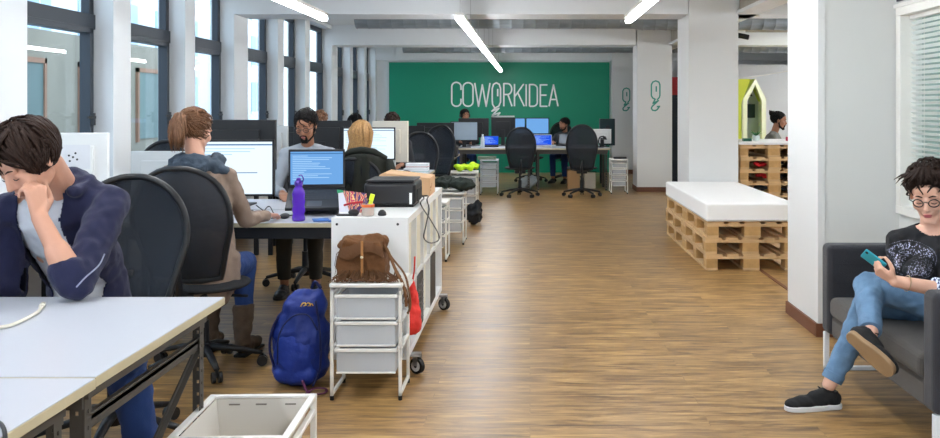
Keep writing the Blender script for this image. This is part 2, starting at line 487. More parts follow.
def seated(name, label, x, y, face, skin, hair, hairstyle, top, trousers, group=None, hz=1.28, lean=.06, look=None, glasses=None, beard=None, headset=None, arms='desk', voxel=.008, legs=True, shoes=None, seat=.46):
    """a seated figure at a desk; face = unit direction in the floor plane"""
    f = V((face[0], face[1], 0)).normalized(); s = f.cross(V((0, 0, 1)))  # s = the person's right
    o = V((x, y, 0)); U = V((0, 0, 1)); hd = o + f * lean * 1.7 + U * hz; zs = hz - .235
    J = dict(pelvis=o + U * (seat + .11), neck=o + f * lean + U * (zs + .07), sh_r=o + f * lean + s * .17 + U * zs, sh_l=o + f * lean - s * .17 + U * zs)
    for q, g in (('r', 1), ('l', -1)):
        J['el_' + q] = o + f * (.10 + lean) + s * g * .23 + U * max(.76, zs - .27); J['wr_' + q] = o + f * (.34 + lean) + s * g * .12 + U * .79
        J['hip_' + q] = o + s * g * .09 + U * (seat + .08); J['kn_' + q] = o + f * .42 + s * g * .12 + U * (seat + .05)
        J['an_' + q] = o + f * .40 + s * g * .12 + U * .09; J['toe_' + q] = o + f * .56 + s * g * .13
    t = thing(name, label, 'person', o, 0, group)
    m = MB(); torso(m, J)
    m.rc(J['neck'] - U * .03, hd - f * .02 - U * .04, .052, .050)
    lk = look or (f.x, f.y, -.35); F = frame(lk); head_skin(m, hd, F)
    for q, g in (('r', 1), ('l', -1)):
        limbs(m, J, q, leg=legs, foot=not shoes)
        hand(m, J['wr_' + q], f * 1 - s * g * .3 - U * .1, -U, -s * g, (.25,) * 4)
    m.blob('body', skin, t, voxel, 3)
    m = MB(); torso(m, J, .014)
    for q in 'rl': sleeve(m, J['sh_' + q], J['el_' + q], .060, .050); sleeve(m, J['el_' + q], J['wr_' + q], .050, .036, .92)
    m.blob('sweater', top, t, voxel, 3, disp=.006, dscale=11)
    if legs:
        m = MB()
        for q in 'rl': sleeve(m, J['hip_' + q], J['kn_' + q], .095, .068); sleeve(m, J['kn_' + q], J['an_' + q], .066, .050, .9)
        m.ball(J['pelvis'] - U * .03, (.17, .17, .11)); m.blob('trousers', trousers, t, voxel, 3, disp=.005, dscale=11)
        if shoes:
            for q in 'rl': shoe(t, J['an_' + q] - f * .06 - U * .09, J['toe_' + q] + f * .02, U, shoes, shoes)
    facebits(t, hd, F, 1, mk('lips', '#a0605a', .5), hair, 'down', hair if beard else None, glasses)
    hairdo(t, hd, F, hair, hairstyle)
    if headset:
        m = MB(); m.M = Matrix.Translation(hd) @ F.to_4x4()
        m.tube([(.090 * math.cos(a), -.01, .02 + .115 * math.sin(a)) for a in [PI * i / 14 for i in range(15)]], .007, 8)
        for q in (-1, 1): m.cyl((q * .078, -.008, 0), (q * .102, -.008, 0), .034, n=16)
        m.build('headset', headset, t, world=True, smooth=45)
    return t

def hairdo(t, c, F, mat, style, seed=3, s=1):
    M4 = Matrix.Translation(V(c)) @ F.to_4x4() @ Matrix.Scale(s, 4); cap = MB(); cap.M = M4; st = MB(); st.M = M4
    cc, rr = (0, -.018, .040), (.083, .103, .090)
    hl = [((0, .058, .066), (0, .75, -.66)), ((0, -.02, -.045), (0, .30, -.95))]
    if style in ('short', 'curly', 'fade'):
        clip_ball(cap, cc, rr, hl + [((0, .02, -.01), (0, .85, -.5))])
        if style == 'curly':
            rnd = random.Random(seed)
            for i in range(120):
                z = rnd.uniform(-.1, 1); a = rnd.uniform(0, 2 * PI); q = math.sqrt(1 - z * z)
                p = V((q * math.cos(a) * .088, -.018 + q * math.sin(a) * .106, .044 + z * .092))
                if p.y > .05 and p.z < .07: continue
                cap.ball(p, rnd.uniform(.010, .017), seg=8, ring=6)
        else:
            strands(st, cc, (.086, .106, .093), (0, -.3, 1), 170, .10, .006, .006, region=lambda p: not (p.y > .045 and p.z < .075) and p.z > -.03, seed=seed)
    elif style == 'ponytail':
        clip_ball(cap, cc, (.085, .105, .093), hl)
        fl = lambda p: (V((0, -.13, .045)) - p) * 9
        strands(st, cc, (.088, .109, .096), (0, .6, .8), 260, .12, .0055, .008, .25, region=lambda p: not (p.y > .04 and p.z < .07) and p.z > -.045 and p.y > -.11, seed=seed, flow=fl)
        cap.ball((0, -.120, .045), (.040, .032, .036))
        rnd = random.Random(5)
        for i in range(110):
            a = rnd.uniform(0, 2 * PI); r = rnd.uniform(.0, .036); e = V((math.cos(a) * r * 1.15, -.130 - abs(math.sin(a)) * .018, .05 + math.sin(a) * r * .5))
            L = rnd.uniform(.09, .19); b = rnd.uniform(-.03, .03)
            st.tube([e + V((0, .02, 0)), e + V((b * .3, -.022, .012)), e + V((b, -.034, -.03)), e + V((b * 1.3, -.026, -L * .6)), e + V((b * .9, -.006, -L))], [.004, .0065, .0065, .0055, .0015], 5, flat=.6)
    elif style == 'long':
        clip_ball(cap, cc, (.086, .106, .094), hl[:1] + [((0, -.02, -.06), (0, .2, -1))])
        rnd = random.Random(seed)
        for i in range(190):
            a = rnd.uniform(R(160), R(380)); u = V((math.cos(a), math.sin(a)))
            if u.y > .35: continue
            top = V((u.x * .03, -.02 + u.y * .03, .128)); L = rnd.uniform(.15, .31); k = rnd.uniform(.82, 1.28)
            st.tube([top, V((u.x * .072, -.018 + u.y * .085, .095)), V((u.x * .09 * k, -.018 + u.y * .11 * k, .02)), V((u.x * .088 * k, -.018 + u.y * .10, -.07)), V((u.x * .09 + rnd.uniform(-.03, .03), -.03 + u.y * .10, -L * .75)), V((u.x * .08 + rnd.uniform(-.03, .03), -.03 + u.y * .08, -L))], [.004, .008, .009, .009, .008, .002], 5, flat=.6)
    elif style == 'bun':
        clip_ball(cap, cc, (.082, .103, .089), hl)
        strands(st, cc, (.085, .106, .092), (0, .6, .8), 160, .10, .005, .004, .15, region=lambda p: not (p.y > .04 and p.z < .07) and p.z > -.045, seed=seed, flow=lambda p: (V((0, -.11, .09)) - p) * 9)
        cap.ball((0, -.115, .095), (.036, .036, .034)); 
        for i in range(14):
            a = i * .9; st.tube([V((math.cos(a + k * .5) * .03, -.115 + math.sin(a + k * .5) * .03, .095 + .03 * math.sin(a * 2 + k * .6))) for k in range(6)], .007, 5)
    elif style == 'fringe':      # side-parted, falling over the forehead
        clip_ball(cap, (0, -.016, .044), (.090, .112, .098), [((0, .07, .05), (0, .80, -.6)), ((0, -.02, -.05), (0, .25, -.97)), ((0, .01, -.005), (0, .72, -.70))])
        def fl(p):
            return V((1.1 if p.x > -.02 else -1.1, .75 if p.y > -.03 else -.4, -.45 if abs(p.x) < .06 else -1.6))
        strands(st, (0, -.016, .046), (.093, .114, .100), (0, 0, 1), 420, .12, .0068, .006, .16, region=lambda p: p.z > .0 and not (p.y > .06 and p.z < .07) or (p.y < -.02 and p.z > -.05), seed=seed, flow=fl, steps=8)
        rnd = random.Random(9)
        for i in range(60):
            x0 = rnd.uniform(-.05, .05); sx = rnd.uniform(.0, .05)
            st.tube([V((x0, .02, .140)), V((x0 + .01 + sx * .3, .075, .118)), V((x0 + .02 + sx * .7, .108 - abs(x0) * .3, .075)), V((x0 + .03 + sx, .108 - abs(x0 + sx) * .5, .03 + rnd.uniform(-.01, .02)))], [.006, .0075, .006, .0015], 5, flat=.6)
    elif style == 'tousled':     # short wavy crop with volume on top
        clip_ball(cap, (0, -.016, .046), (.088, .108, .100), [((0, .06, .06), (0, .75, -.66)), ((0, -.02, -.03), (0, .25, -.97)), ((0, .03, .0), (0, .8, -.6))])
        rnd = random.Random(4)
        strands(st, (0, -.016, .048), (.092, .113, .104), (.3, -.5, .8), 330, .060, .0065, .016, .55, region=lambda p: p.z > .055 and not (p.y > .055 and p.z < .095) or (p.y < -.02 and p.z > -.01), seed=seed, steps=7)
        for i in range(70):
            x0 = rnd.uniform(-.07, .06); k = rnd.uniform(-.03, .05)
            st.tube([V((x0 * .6, .0, .142)), V((x0 * .8 + k * .3, .055, .152 - abs(x0) * .4)), V((x0 + k * .8, .098 - abs(x0) * .6, .126)), V((x0 + k * 1.6, .110 - abs(x0) * .8, .092 + rnd.uniform(-.010, .02)))], [.006, .008, .006, .0015], 5, flat=.6)
    me = cap.remesh(.005, 2, disp=.003, dscale=70)
    o = finish(me, 'hair', mat, t, True, True, 0)
    if st.v: st.build('hair_locks', mat, o, world=True, smooth=True)
    return o
# ------------------------------------------------------------ shared materials
white_paint = mk('white_paint', '#d9dcde', .55, var=.02, scale=1.5, bump=.03, bscale=30)
col_paint = mk('column_paint', '#d9dbdb', .6, var=.02, scale=1.2, bump=.03, bscale=30)
grey_paint = mk('grey_wall_paint', '#d2d4d2', .6, var=.02, scale=1.2)
ceil_paint = mk('ceiling_paint', '#d9dbdb', .7, var=.02, scale=1)
concrete = mk('rough_concrete', '#a59f93', .85, var=.18, scale=5, bump=.3, bscale=20)
base_wood = mk('baseboard_wood', '#6e4531', .5, var=.2, scale=6, stretch=(1, 1, 8))
alu_dark = mk('dark_aluminium', '#2a313a', .4, .3, var=.05)
green = mk('green_wall_paint', '#008a6a', .42, var=.05, scale=1.3, bump=.02)
white_gloss = mk('white_lettering', '#f4f7f6', .5, var=.01)
teal = mk('teal_lettering', '#3f9687', .5, var=.04)
lam = mk('white_laminate', '#b6bac3', .35, var=.015, scale=3)
lam_edge = mk('beige_edge_band', '#bdb496', .5, var=.06)
steel_dk = mk('slotted_steel', '#4f4c48', .5, .4, var=.12, scale=20)
steel_bk = mk('black_steel', '#24262a', .45, .4, var=.1)
white_metal = mk('white_metal', '#e4e3de', .4, var=.03)
blk = mk('black_plastic', '#17181b', .45, var=.15, scale=20)
blk_soft = mk('charcoal_fabric', '#222428', .9, var=.2, scale=40, bump=.3, bscale=300)
mesh_blk = mesh_fabric('chair_mesh', '#1b232e', .80)
chrome = mk('grey_metal', '#a6a8aa', .3, .9)
frost = mk('frosted_plastic', '#d9dee2', .35, var=.03, alpha=.42)
frost2 = mk('cloudy_plastic', '#d8d3ca', .4, var=.03, alpha=.93)
silver = mk('silver_shell', '#c2c4c4', .35, .35, var=.02)
whiteshell = mk('white_shell', '#e4e5e3', .4, var=.02)
cream = mk('cream_shell', '#d6cfc0', .5, var=.03)
rubber = mk('black_rubber', '#101010', .7)
wood = mk('pallet_wood', '#c8a67a', .8, var=.38, scale=4, stretch=(1, 6, 6), bump=.15, bscale=40)
wood2 = mk('pallet_block_wood', '#bb9560', .85, var=.35, scale=16, bump=.2, bscale=50)
galv = mk('galvanised_duct', '#868f95', .4, .35, var=.3, scale=6, stretch=(1, 4, 4))
tube_e = emis('tube_glow', '#f8fbff', 29)
screen_w = emis('screen_white', '#d9e9f5', .85)
screen_b = emis('screen_blue', '#6a9fd8', .75)
screen_d = emis('screen_deep_blue', '#1747c8', .9)
ui_dk = emis('screen_bar', '#3f6f9f', .7)
ui_lt = emis('screen_text', '#9fc3e2', .9)

# ------------------------------------------------------------ the room
XW, XO = -3.41, -3.62          # inner and outer face of the window wall
ZC = 2.86                      # ceiling
fl = MB(); fl.box(-3.7, 7.2, -4, 20.7, -.1, 0); struct('floor', fl, floor_mat())
ce = MB(); ce.box(-3.7, 1.82, -4, 20.7, ZC, ZC + .1); struct('ceiling', ce, ceil_paint)
ce = MB(); ce.box(1.82, 7.2, -4, 20.7, ZC, ZC + .1); struct('ceiling.001', ce, concrete)
# concrete joists of the right bay
for k in range(7):
    m = MB(); m.box(2.7, 7.1, 6.3 + k * 1.9, 6.5 + k * 1.9, ZC - .12, ZC); struct('trim_%d' % (k + 10), m, concrete)
# structural rows of columns at these depths
COLS = [(.65, 1.3), (5.81, 6.45), (10.6, 11.35), (15.8, 16.45)]
for i, (a, b) in enumerate(COLS):
    m = MB(); m.box(XW + .001, 1.82, a - .004, a + .6, 2.52, ZC + .02); struct('beam', m, white_paint)
    if a > 7:
        m = MB(); m.box(1.84, 7.1, a + .02, a + .5, 2.52, ZC + .02); struct('beam', m, white_paint)
m = MB(); m.box(XW - .3, 7.1, 20.35, 20.7, 2.50, ZC + .02); struct('beam', m, white_paint)
m = MB(); m.box(2.42, 2.60, 6.6, 20.5, 2.56, ZC); struct('beam', m, concrete)
m = MB(); m.box(2.38, 2.64, 6.6, 20.5, 2.52, 2.56); struct('trim_1', m, col_paint)
def column(x0, x1, y0, y1, base=True):
    m = MB(); m.box(x0, x1, y0, y1, 0, ZC); o = struct('pillar', m, col_paint)
    if base:
        m = MB(); m.box(x0 - .012, x1 + .012, y0 - .012, y1 + .012, 0, .082); struct('baseboard_pillar', m, base_wood, bevel=.003)
column(1.83, 2.40, 10.6, 11.4)
column(1.84, 2.44, 15.8, 16.45)
# near right: short wall with the interior office behind it
m = MB(); m.box(1.82, 2.45, 5.81, 6.47, 0, ZC); struct('wall_right', m, grey_paint)
m = MB(); m.box(1.815, 1.86, 5.80, 6.475, 0, ZC); struct('pillar', m, col_paint)
m = MB(); m.box(1.80, 1.816, 5.79, 6.48, 0, .082); m.box(1.80, 2.33, 5.785, 5.80, 0, .082); struct('baseboard_right', m, base_wood)
# office partition with blinds (plane x = 2.33, running towards the viewer)
WZ0, WZ1, WY0, WY1 = .78, 2.065, 3.1, 5.72
m = MB()
m.box(2.33, 2.45, -4, WY0, 0, ZC); m.box(2.33, 2.45, WY0, 5.81, 0, WZ0 + .02); m.box(2.33, 2.45, WY0, 5.81, WZ1 - .02, ZC); m.box(2.33, 2.45, WY1 + .03, 5.81, WZ0, WZ1)
struct('wall_right', m, grey_paint)
m = MB()
for z0, z1 in ((WZ0, WZ0 + .05), (WZ1 - .05, WZ1)): m.box(2.30, 2.40, WY0, WY1 + .07, z0, z1)
m.box(2.301, 2.399, WY1, WY1 + .069, WZ0 + .05, WZ1 - .05); m.box(2.301, 2.399, WY0, WY0 + .05, WZ0 + .05, WZ1 - .05)
m.box(2.31, 2.39, 4.35, 4.39, WZ0 + .05, WZ1 - .05); m.box(2.29, 2.40, WY0, WY1 + .08, WZ1, WZ1 + .025)
wf = struct('window_20', m, white_metal, bevel=.003)
m = MB(); m.box(2.31, 2.325, WY0, WY1 + .08, WZ1 + .045, WZ1 + .06); struct('trim_2', m, alu_dark)
m = MB(); m.box(2.415, 2.42, WY0, WY1, WZ0, WZ1); m.build('window_pane', glass_mat(), wf)
bl = thing('venetian_blind', 'pale grey venetian blind behind the office window frame at the right edge', 'blind', (2.37, 4.4, WZ0))
m = MB(); k = 0
z = WZ0 + .07
while z < WZ1 - .07:
    m.obox((2.372, (WY0 + WY1) / 2, z), (.024, WY1 - WY0 - .02, .0015), (0, R(42), 0)); z += .031
m.build('slats', mk('blind_slats', '#dfe5e3', .4, var=.02), bl, world=True)
m = MB(); m.box(2.355, 2.39, WY0 + .06, WY1 - .01, WZ1 - .075, WZ1 - .05); m.build('headrail', white_metal, bl, world=True)
m = MB()
for yy in (3.4, 4.1, 4.7, 5.5): m.cyl((2.357, yy, WZ0 + .05), (2.357, yy, WZ1 - .06), .0015, n=6)
m.build('cord', white_metal, bl, world=True)
m = MB(); m.box(2.45, 6.5, 3.0, 3.05, 0, ZC); m.box(5.4, 5.45, 3.05, 5.8, 0, ZC); m.box(2.45, 5.45, 5.8, 5.85, 0, ZC); struct('wall_office', m, mk('office_wall', '#9fb0ad', .7))
# back wall
m = MB(); m.box(XW - .3, 7.2, 20.55, 20.75, 0, ZC); struct('wall_back', m, white_paint)
m = MB(); m.box(-3.14, 1.77, 20.50, 20.555, .0, 2.46); struct('wall_green', m, green)
m = MB(); m.box(1.80, 2.5, 20.15, 20.55, 0, ZC); struct('pillar', m, col_paint)
m = MB(); m.box(1.79, 2.52, 20.13, 20.16, 0, .09); struct('baseboard_back', m, base_wood)
m = MB(); m.box(-3.70, 7.2, -4.2, -4.0, 0, .8); m.box(-3.70, 7.2, -4.2, -4.0, 2.75, ZC); rx = -3.7
while rx < 7: m.box(rx, rx + .35, -4.2, -4.0, .8, 2.75); rx += 2.1  # openings added behind the camera so sky light fills the room
struct('wall_rear', m, white_paint)
m = MB(); m.box(7.0, 7.2, -4, 20.7, 0, ZC); struct('wall_bay', m, white_paint)
m = MB(); m.box(3.0, 7.0, 18.3, 18.4, 0, 2.3); struct('partition', m, mk('partition_white', '#e2e6ea', .6, var=.02))
m = MB(); m.box(2.03, 2.06, 5.0, 10.5, 0, .006); struct('trim_3', m, base_wood)

# window wall: piers, sill wall, head wall
pi_ = [(-3.2, -2.9), (-1.7, -1.4), (-.2, .1), (.65, 1.3), (2.8, 3.1), (4.3, 4.6), (5.81, 6.24), (7.53, 7.86), (9.1, 9.37), (10.6, 11.12), (12.45, 12.75), (13.95, 14.26), (15.8, 16.3), (17.45, 17.72), (18.95, 19.2), (20.3, 20.6)]
SZ = .85
for a, b in pi_:
    m = MB(); m.box(XO - .06, XW, a, b, 0, ZC); struct('wall_left', m, white_paint)
m = MB(); m.box(XO - .06, XW, -4.1, 20.6, 0, SZ); struct('wall_left', m, white_paint)
m = MB(); m.box(XO - .06, XW, -4.1, 20.6, 2.80, ZC + .02); struct('wall_left', m, white_paint)
m = MB(); m.box(XW - .02, XW + .03, -4.1, 20.5, SZ, SZ + .03); struct('trim_4', m, white_paint)
gm = glass_mat(); wn = 0
ys = [-4.0] + [v for ab in pi_ for v in ab]
spans = [(-4.0, -3.2)] + [(pi_[i][1], pi_[i + 1][0]) for i in range(len(pi_) - 1)]
for a, b in spans:
    if b - a < .3: continue
    wn += 1; X0, X1 = XO - .02, XO + .05
    m = MB(); t = .075
    m.box(X0, X1, a, a + t, SZ + .03, 2.8); m.box(X0, X1, b - t, b, SZ + .03, 2.8)
    m.box(X0, X1, a, b, SZ + .03, SZ + .10); m.box(X0, X1, a, b, 2.73, 2.8); m.box(X0 - .0, X1 + .015, a, b, 2.08, 2.20)
    m.box(X0 + .01, X1 + .03, b - t - .045, b - t + .01, SZ + .10, 2.09); m.box(X0 + .01, X1 + .03, a + t, a + t + .04, SZ + .10, 2.09)
    m.box(X0 + .01, X1 + .03, a + t, b - t, SZ + .10, SZ + .15); m.box(X0 + .01, X1 + .03, a + t, b - t, 2.04, 2.09)
    o = struct('window_%d' % wn, m, alu_dark, bevel=.004)
    m = MB(); m.box(XO + .01, XO + .016, a + .03, b - .03, SZ + .05, 2.78); m.build('window_pane', gm, o)
    m = MB(); m.box(X1 + .03, X1 + .055, b - t - .04, b - t - .01, 1.30, 1.40); m.box(X1 + .045, X1 + .06, b - t - .14, b - t - .01, 1.355, 1.375)
    m.build('window_handle', blk, o)

# outside, across the street
m = MB(); m.box(-30, -3.7, -12, 60, -.3, -.1); struct('ground', m, mk('street_paving', '#a9aaa8', .9, var=.1, scale=2))
t = thing('neighbouring_building', 'beige stone building seen through the left windows across the street', 'building', (-9.5, 14, -.1))
m = MB(); m.box(-12, -9.4, 4, 24.5, -.1, 2.95)
m.build('facade', mk('facade_stone', '#8d8577', .9, var=.3, scale=1.1, bump=.2, bscale=12), t, world=True)
for k in range(7):
    y = 5.2 + k * 2.8
    m = MB(); m.box(-9.46, -9.36, y, y + 1.3, .7, 2.3); f = m.build('window', mk('facade_window', '#5f716e', .6, var=.2, scale=3), t, world=True)
    m = MB(); m.box(-9.40, -9.33, y - .08, y, .62, 2.4); m.box(-9.40, -9.33, y + 1.3, y + 1.38, .62, 2.4); m.box(-9.40, -9.33, y - .08, y + 1.38, 2.3, 2.4); m.build('window_frame', mk('pink_stone', '#99745f', .9, var=.2, scale=6), t, world=True)

t = thing('neighbouring_building', 'tall pale building rising behind the beige one across the street', 'building', (-20, 30, -.1))
m = MB(); m.box(-26, -18, 8, 64, -.1, 16); m.build('facade', mk('pale_facade', '#d7dde4', .9, var=.12, scale=.8), t, world=True)
for r in range(5):
    for k in range(14):
        y = 10 + k * 3.8; z = 1.2 + r * 3; m = MB(); m.box(-18.05, -17.95, y, y + 1.7, z, z + 1.9); o = m.build('window', mk('pale_window', '#9fb6cc', .5, var=.2, scale=1), t, world=True)
        m = MB(); m.box(-18.08, -17.9, y - .1, y + 1.8, z - .15, z); m.box(-18.0, -17.92, y + .82, y + .88, z, z + 1.9); m.build('window_bars', mk('pale_bars', '#eef1f4', .7), o, world=True)
# ------------------------------------------------------------ wall lettering and marks
def strokes(mb, pts, w, o, ax, ay, az, th=.006):
    """flat painted strokes of width w along points in a plane"""
    for i in range(len(pts) - 1):
        a = V(pts[i] + (0,)) if len(pts[i]) == 2 else V(pts[i]); b = V(pts[i + 1] + (0,)) if len(pts[i + 1]) == 2 else V(pts[i + 1])
        d = (b - a)
        if d.length < 1e-6: continue
        d.normalize(); s = V((-d.y, d.x, 0)) * w / 2
        mb.prism([((a - s).x, (a - s).y), ((b - s).x, (b - s).y), ((b + s).x, (b + s).y), ((a + s).x, (a + s).y)], o, ax, ay, az, th)
        if i: mb.prism([(a.x + math.cos(2 * PI * k / 10) * w / 2, a.y + math.sin(2 * PI * k / 10) * w / 2) for k in range(10)], o, ax, ay, az, th * 1.03)

def arc(cx, cy, rx, ry, a0, a1, n=8):
    return [(cx + rx * math.cos(R(a0 + (a1 - a0) * i / n)), cy + ry * math.sin(R(a0 + (a1 - a0) * i / n))) for i in range(n + 1)]
# letters in a 0..1 high box, drawn with a thin round stroke
H = 1
def letter(ch):
    if ch == 'C': return .34, [arc(.17, .20, .17, .20, 0, -180) [:] and [(.34, .32)] + arc(.17, .18, .17, .18, 0, -180) + arc(.17, .82, .17, .18, 180, 0) + [(.34, .68)]]
    if ch == 'O': return .36, [arc(.18, .19, .18, .19, 0, -180) + arc(.18, .81, .18, .19, 180, 0) + [(.36, .19)]]
    if ch == 'W': return .56, [[(0, 1), (.14, 0), (.28, .92), (.42, 0), (.56, 1)]]
    if ch == 'R': return .34, [[(0, 0), (0, 1), (.16, 1)] + arc(.16, .76, .17, .24, 90, -90) + [(0, .52)], [(.17, .52), (.34, 0)]]
    if ch == 'K': return .34, [[(0, 0), (0, 1)], [(.33, 1), (0, .42)], [(.12, .60), (.35, 0)]]
    if ch == 'I': return .0, [[(0, 0), (0, 1)]]
    if ch == 'D': return .33, [[(0, 0), (0, 1), (.14, 1)] + arc(.14, .81, .19, .19, 90, 0) + arc(.14, .19, .19, .19, 0, -90) + [(0, 0)]]
    if ch == 'E': return .29, [[(.29, 0), (0, 0), (0, 1), (.29, 1)], [(0, .52), (.25, .52)]]
    if ch == 'A': return .38, [[(0, 0), (.19, 1), (.38, 0)], [(.07, .32), (.31, .32)]]
    return .3, []
sg = thing('wall_lettering', 'white COWORKIDEA lettering with a bulb-shaped O painted on the green wall', 'sign', (-.62, 20.5, 1.9))
Lx = [('C', 451.7, 461), ('O', 463, 473), ('W', 474.7, 490), ('O', 492.5, 500), ('R', 503.8, 512), ('K', 514.5, 524), ('I', 526.2, 526.2), ('D', 529.5, 537.3), ('E', 540.3, 547.5), ('A', 549, 558)]
for i, (ch, xa, xb) in enumerate(Lx):
    X0, X1 = (xa - 530) / 44.9, (xb - 530) / 44.9; z0 = 1.44 + (108 - 106.3) / 44.9; hgt = (106.3 - (82.3 + (i * .32 if i < 9 else 2.6))) / 44.9
    w, pl = letter(ch); m = MB()
    sx = (X1 - X0) / w if w else 1
    if i == 3:      # the bulb: open below, with a filament mark and a spring tail
        P = lambda a, b: ((430 + a / 6.267 - 530) / 44.9 - X0, 1.44 - (70 + b / 6.267 - 108) / 44.9 - z0)
        pl2 = [[P(405, 236), P(392, 215), P(390, 190), P(390, 115), P(398, 90), P(416, 80), P(434, 90), P(442, 115), P(442, 200), P(432, 225), P(412, 236), P(388, 258), P(432, 240), P(392, 282), P(438, 268), P(420, 291), P(388, 291), P(530, 291)],
               [P(424, 118), P(424, 165)]]
    else: pl2 = [[(p[0] * sx, p[1] * hgt) for p in q] for q in pl]
    for q in pl2: strokes(m, q, .035, (X0, 20.5, z0), (1, 0, 0), (0, 0, 1), (0, -1, 0))
    m.build('letter', white_gloss, sg, world=True)
def clip_mark(x0, z0, x1, z1, y, label, name='wall_mark'):
    raw = [[(412, 262), (432, 240), (437, 222), (437, 130), (428, 106), (400, 95), (374, 106), (362, 130), (362, 225), (374, 246), (396, 256), (376, 292), (424, 268), (370, 318), (362, 335), (372, 352), (396, 356), (414, 346), (434, 318), (410, 322)], [(405, 142), (405, 190)]]
    m = MB(); sx = (x1 - x0) / 75; sz = (z1 - z0) / 265
    for q in raw: strokes(m, [((a - 362) * sx, (360 - b) * sz) for a, b in q], .024 if y < 17 else .026, (x0, y, z0), (1, 0, 0), (0, 0, 1), (0, -1, 0), .004)
    setp(m.build(name, teal, None), label, 'sign', 'teal bulb marks')
a, b = px(610 + 362 / 8.76, 70 + 360 / 8.76, 15.8), px(610 + 437 / 8.76, 70 + 95 / 8.76, 15.8)
clip_mark(a.x, a.z, b.x, b.z, 15.8, 'larger teal bulb outline painted on the nearer white pillar')
a, b = px(610 + 112 / 8.76, 70 + 360 / 8.76, 20.15), px(610 + 173 / 8.76, 70 + 158 / 8.76, 20.15)
clip_mark(a.x, a.z, b.x, b.z, 20.15, 'smaller teal bulb outline on the white wall beside the green wall')

# ------------------------------------------------------------ ceiling services
def duct(x0, x1, y, z, r, label, grille, taper=None):
    t = thing('ventilation_duct', label, 'duct', (x0, y, z), group='round metal ducts')
    m = MB(); prof = []; x = x0
    n = int((x1 - x0) / .16)
    pts, rs = [], []
    for i in range(n + 1):
        xx = x0 + (x1 - x0) * i / n
        k = 1 if taper is None or xx < taper else 1.12
        pts += [V((xx - .012, y, z)), V((xx, y, z)), V((xx + .012, y, z))]; rs += [r * k, r * k * 1.035, r * k]
    m.tube(pts, rs, 28); m.build('duct_pipe', galv, t, world=True, smooth=50)
    for gx0, gx1 in grille:
        m = MB(); m.box(gx0, gx1, y - r * 1.05, y - r * .75, z - .06, z + .05); g = m.build('grille', blk, t, world=True)
        m = MB()
        for k in range(5): m.box(gx0, gx1, y - r * 1.08, y - r * 1.04, z - .055 + k * .022, z - .048 + k * .022)
        m.build('grille_slats', mk('grille_metal', '#6b7275', .4, .6), g, world=True)
    m = MB()
    xx = x0 + .4
    while xx < x1: m.cyl((xx, y, z + r), (xx, y, ZC), .004, n=6); xx += 1.6
    m.build('hanger', chrome, t, world=True)
    return t
def gx(x, d): return (x - 530) * d / 920
duct(-2.33, 6.8, 12.4, 2.675, .165, 'long round spiral duct hanging under the ceiling, the nearer and wider-looking one', [(gx(486, 12.4), gx(517, 12.4)), (gx(770, 12.4), gx(792, 12.4))], 1.4)
duct(gx(404, 17.6), 6.8, 17.6, 2.66, .165, 'further round spiral duct just above the green wall', [(gx(408, 17.6), gx(430, 17.6))])
def lum(x, y0, y1, label, group=None, seg=1.45, wob=0):
    t = thing('linear_light', label, 'light', (x, y0, 2.22), group=group)
    n = max(1, round((y1 - y0) / seg)); 
    for i in range(n):
        a = y0 + (y1 - y0) * i / n; b = y0 + (y1 - y0) * (i + 1) / n - .004
        m = MB(); m.box(x - .030, x + .030, a, b, 2.215, 2.255); m.build('diffuser', tube_e, t, world=True, bevel=.012)
        m = MB(); m.box(x - .034, x + .034, a, b, 2.257, 2.285); m.build('housing', white_metal, t, world=True)
    m = MB()
    yy = y0 + .15
    while yy < y1: m.cyl((x, yy, 2.28), (x, yy, ZC), .0025, n=6); yy += 1.45
    m.build('suspension_wire', chrome, t, world=True)
lum(-1.83, -3.0, 8.2, 'long glowing tube light hanging at the top left near the windows', 'suspended tube lights')
lum(.90, -3.0, 8.4, 'long glowing tube light hanging at the top right of the aisle', 'suspended tube lights')
lum(-.63, 8.15, 19.8, 'long glowing tube light over the middle of the room, pointing at the lettering', 'suspended tube lights')
lum(4.6, 3.5, 15.3, 'long tube light added out of view to brighten the right bay', 'suspended tube lights')  # unseen lamp, added to brighten the right bay
lum(5.9, 6, 17.8, 'long tube light added out of view to brighten the far wall of the right bay', 'suspended tube lights')  # another added lamp out of view, lifts the bay's far wall
t = thing('ceiling_light', 'round white ceiling light in the concrete bay', 'light', px(783, 20.6, 14.8).xy.to_3d() + V((0, 0, ZC - .03)))
m = MB(); m.cyl((0, 0, -.02), (0, 0, .03), .17, n=32); m.build('rim', white_metal, t, smooth=40)
m = MB(); m.cyl((0, 0, -.03), (0, 0, -.02), .155, n=32); m.build('diffuser', emis('round_glow', '#ffffff', 14), t, smooth=40)
for k, (x, y) in enumerate(((4.6, 8.2), (5.3, 12.2), (4.9, 15.6), (4.4, 2.2), (5.2, -1))):  # extra copies added out of view as fill for the bay
    o = copy_tree(t, label='round white ceiling light added out of view to brighten the concrete bay', loc=(x, y, ZC - .03), group='added unseen round lights')
    if k == 4: pass
m = MB()
for k in range(1): m.box(3.2, 4.4, 4.2, 4.8, ZC - .03, ZC - .001)
setp(m.build('office_fill_light', emis('panel_glow', '#f4fbff', 9), None), 'flat light panel added unseen in the office to brighten the blinds', 'light')  # unseen panel added to light the blinds from behind
t = thing('security_camera', 'small black and white security camera beside the second pillar under the beam', 'camera', px(742, 36, 15.7))
m = MB(); m.cyl((0, .12, .09), (0, 0, .04), .03); m.box(-.09, .05, -.05, .13, .05, .10); m.build('bracket', white_metal, t, bevel=.01)
m = MB(); m.cyl((-.07, -.02, .01), (.10, -.08, -.03), .045); m.build('camera_body', blk, t, smooth=40, bevel=.006)

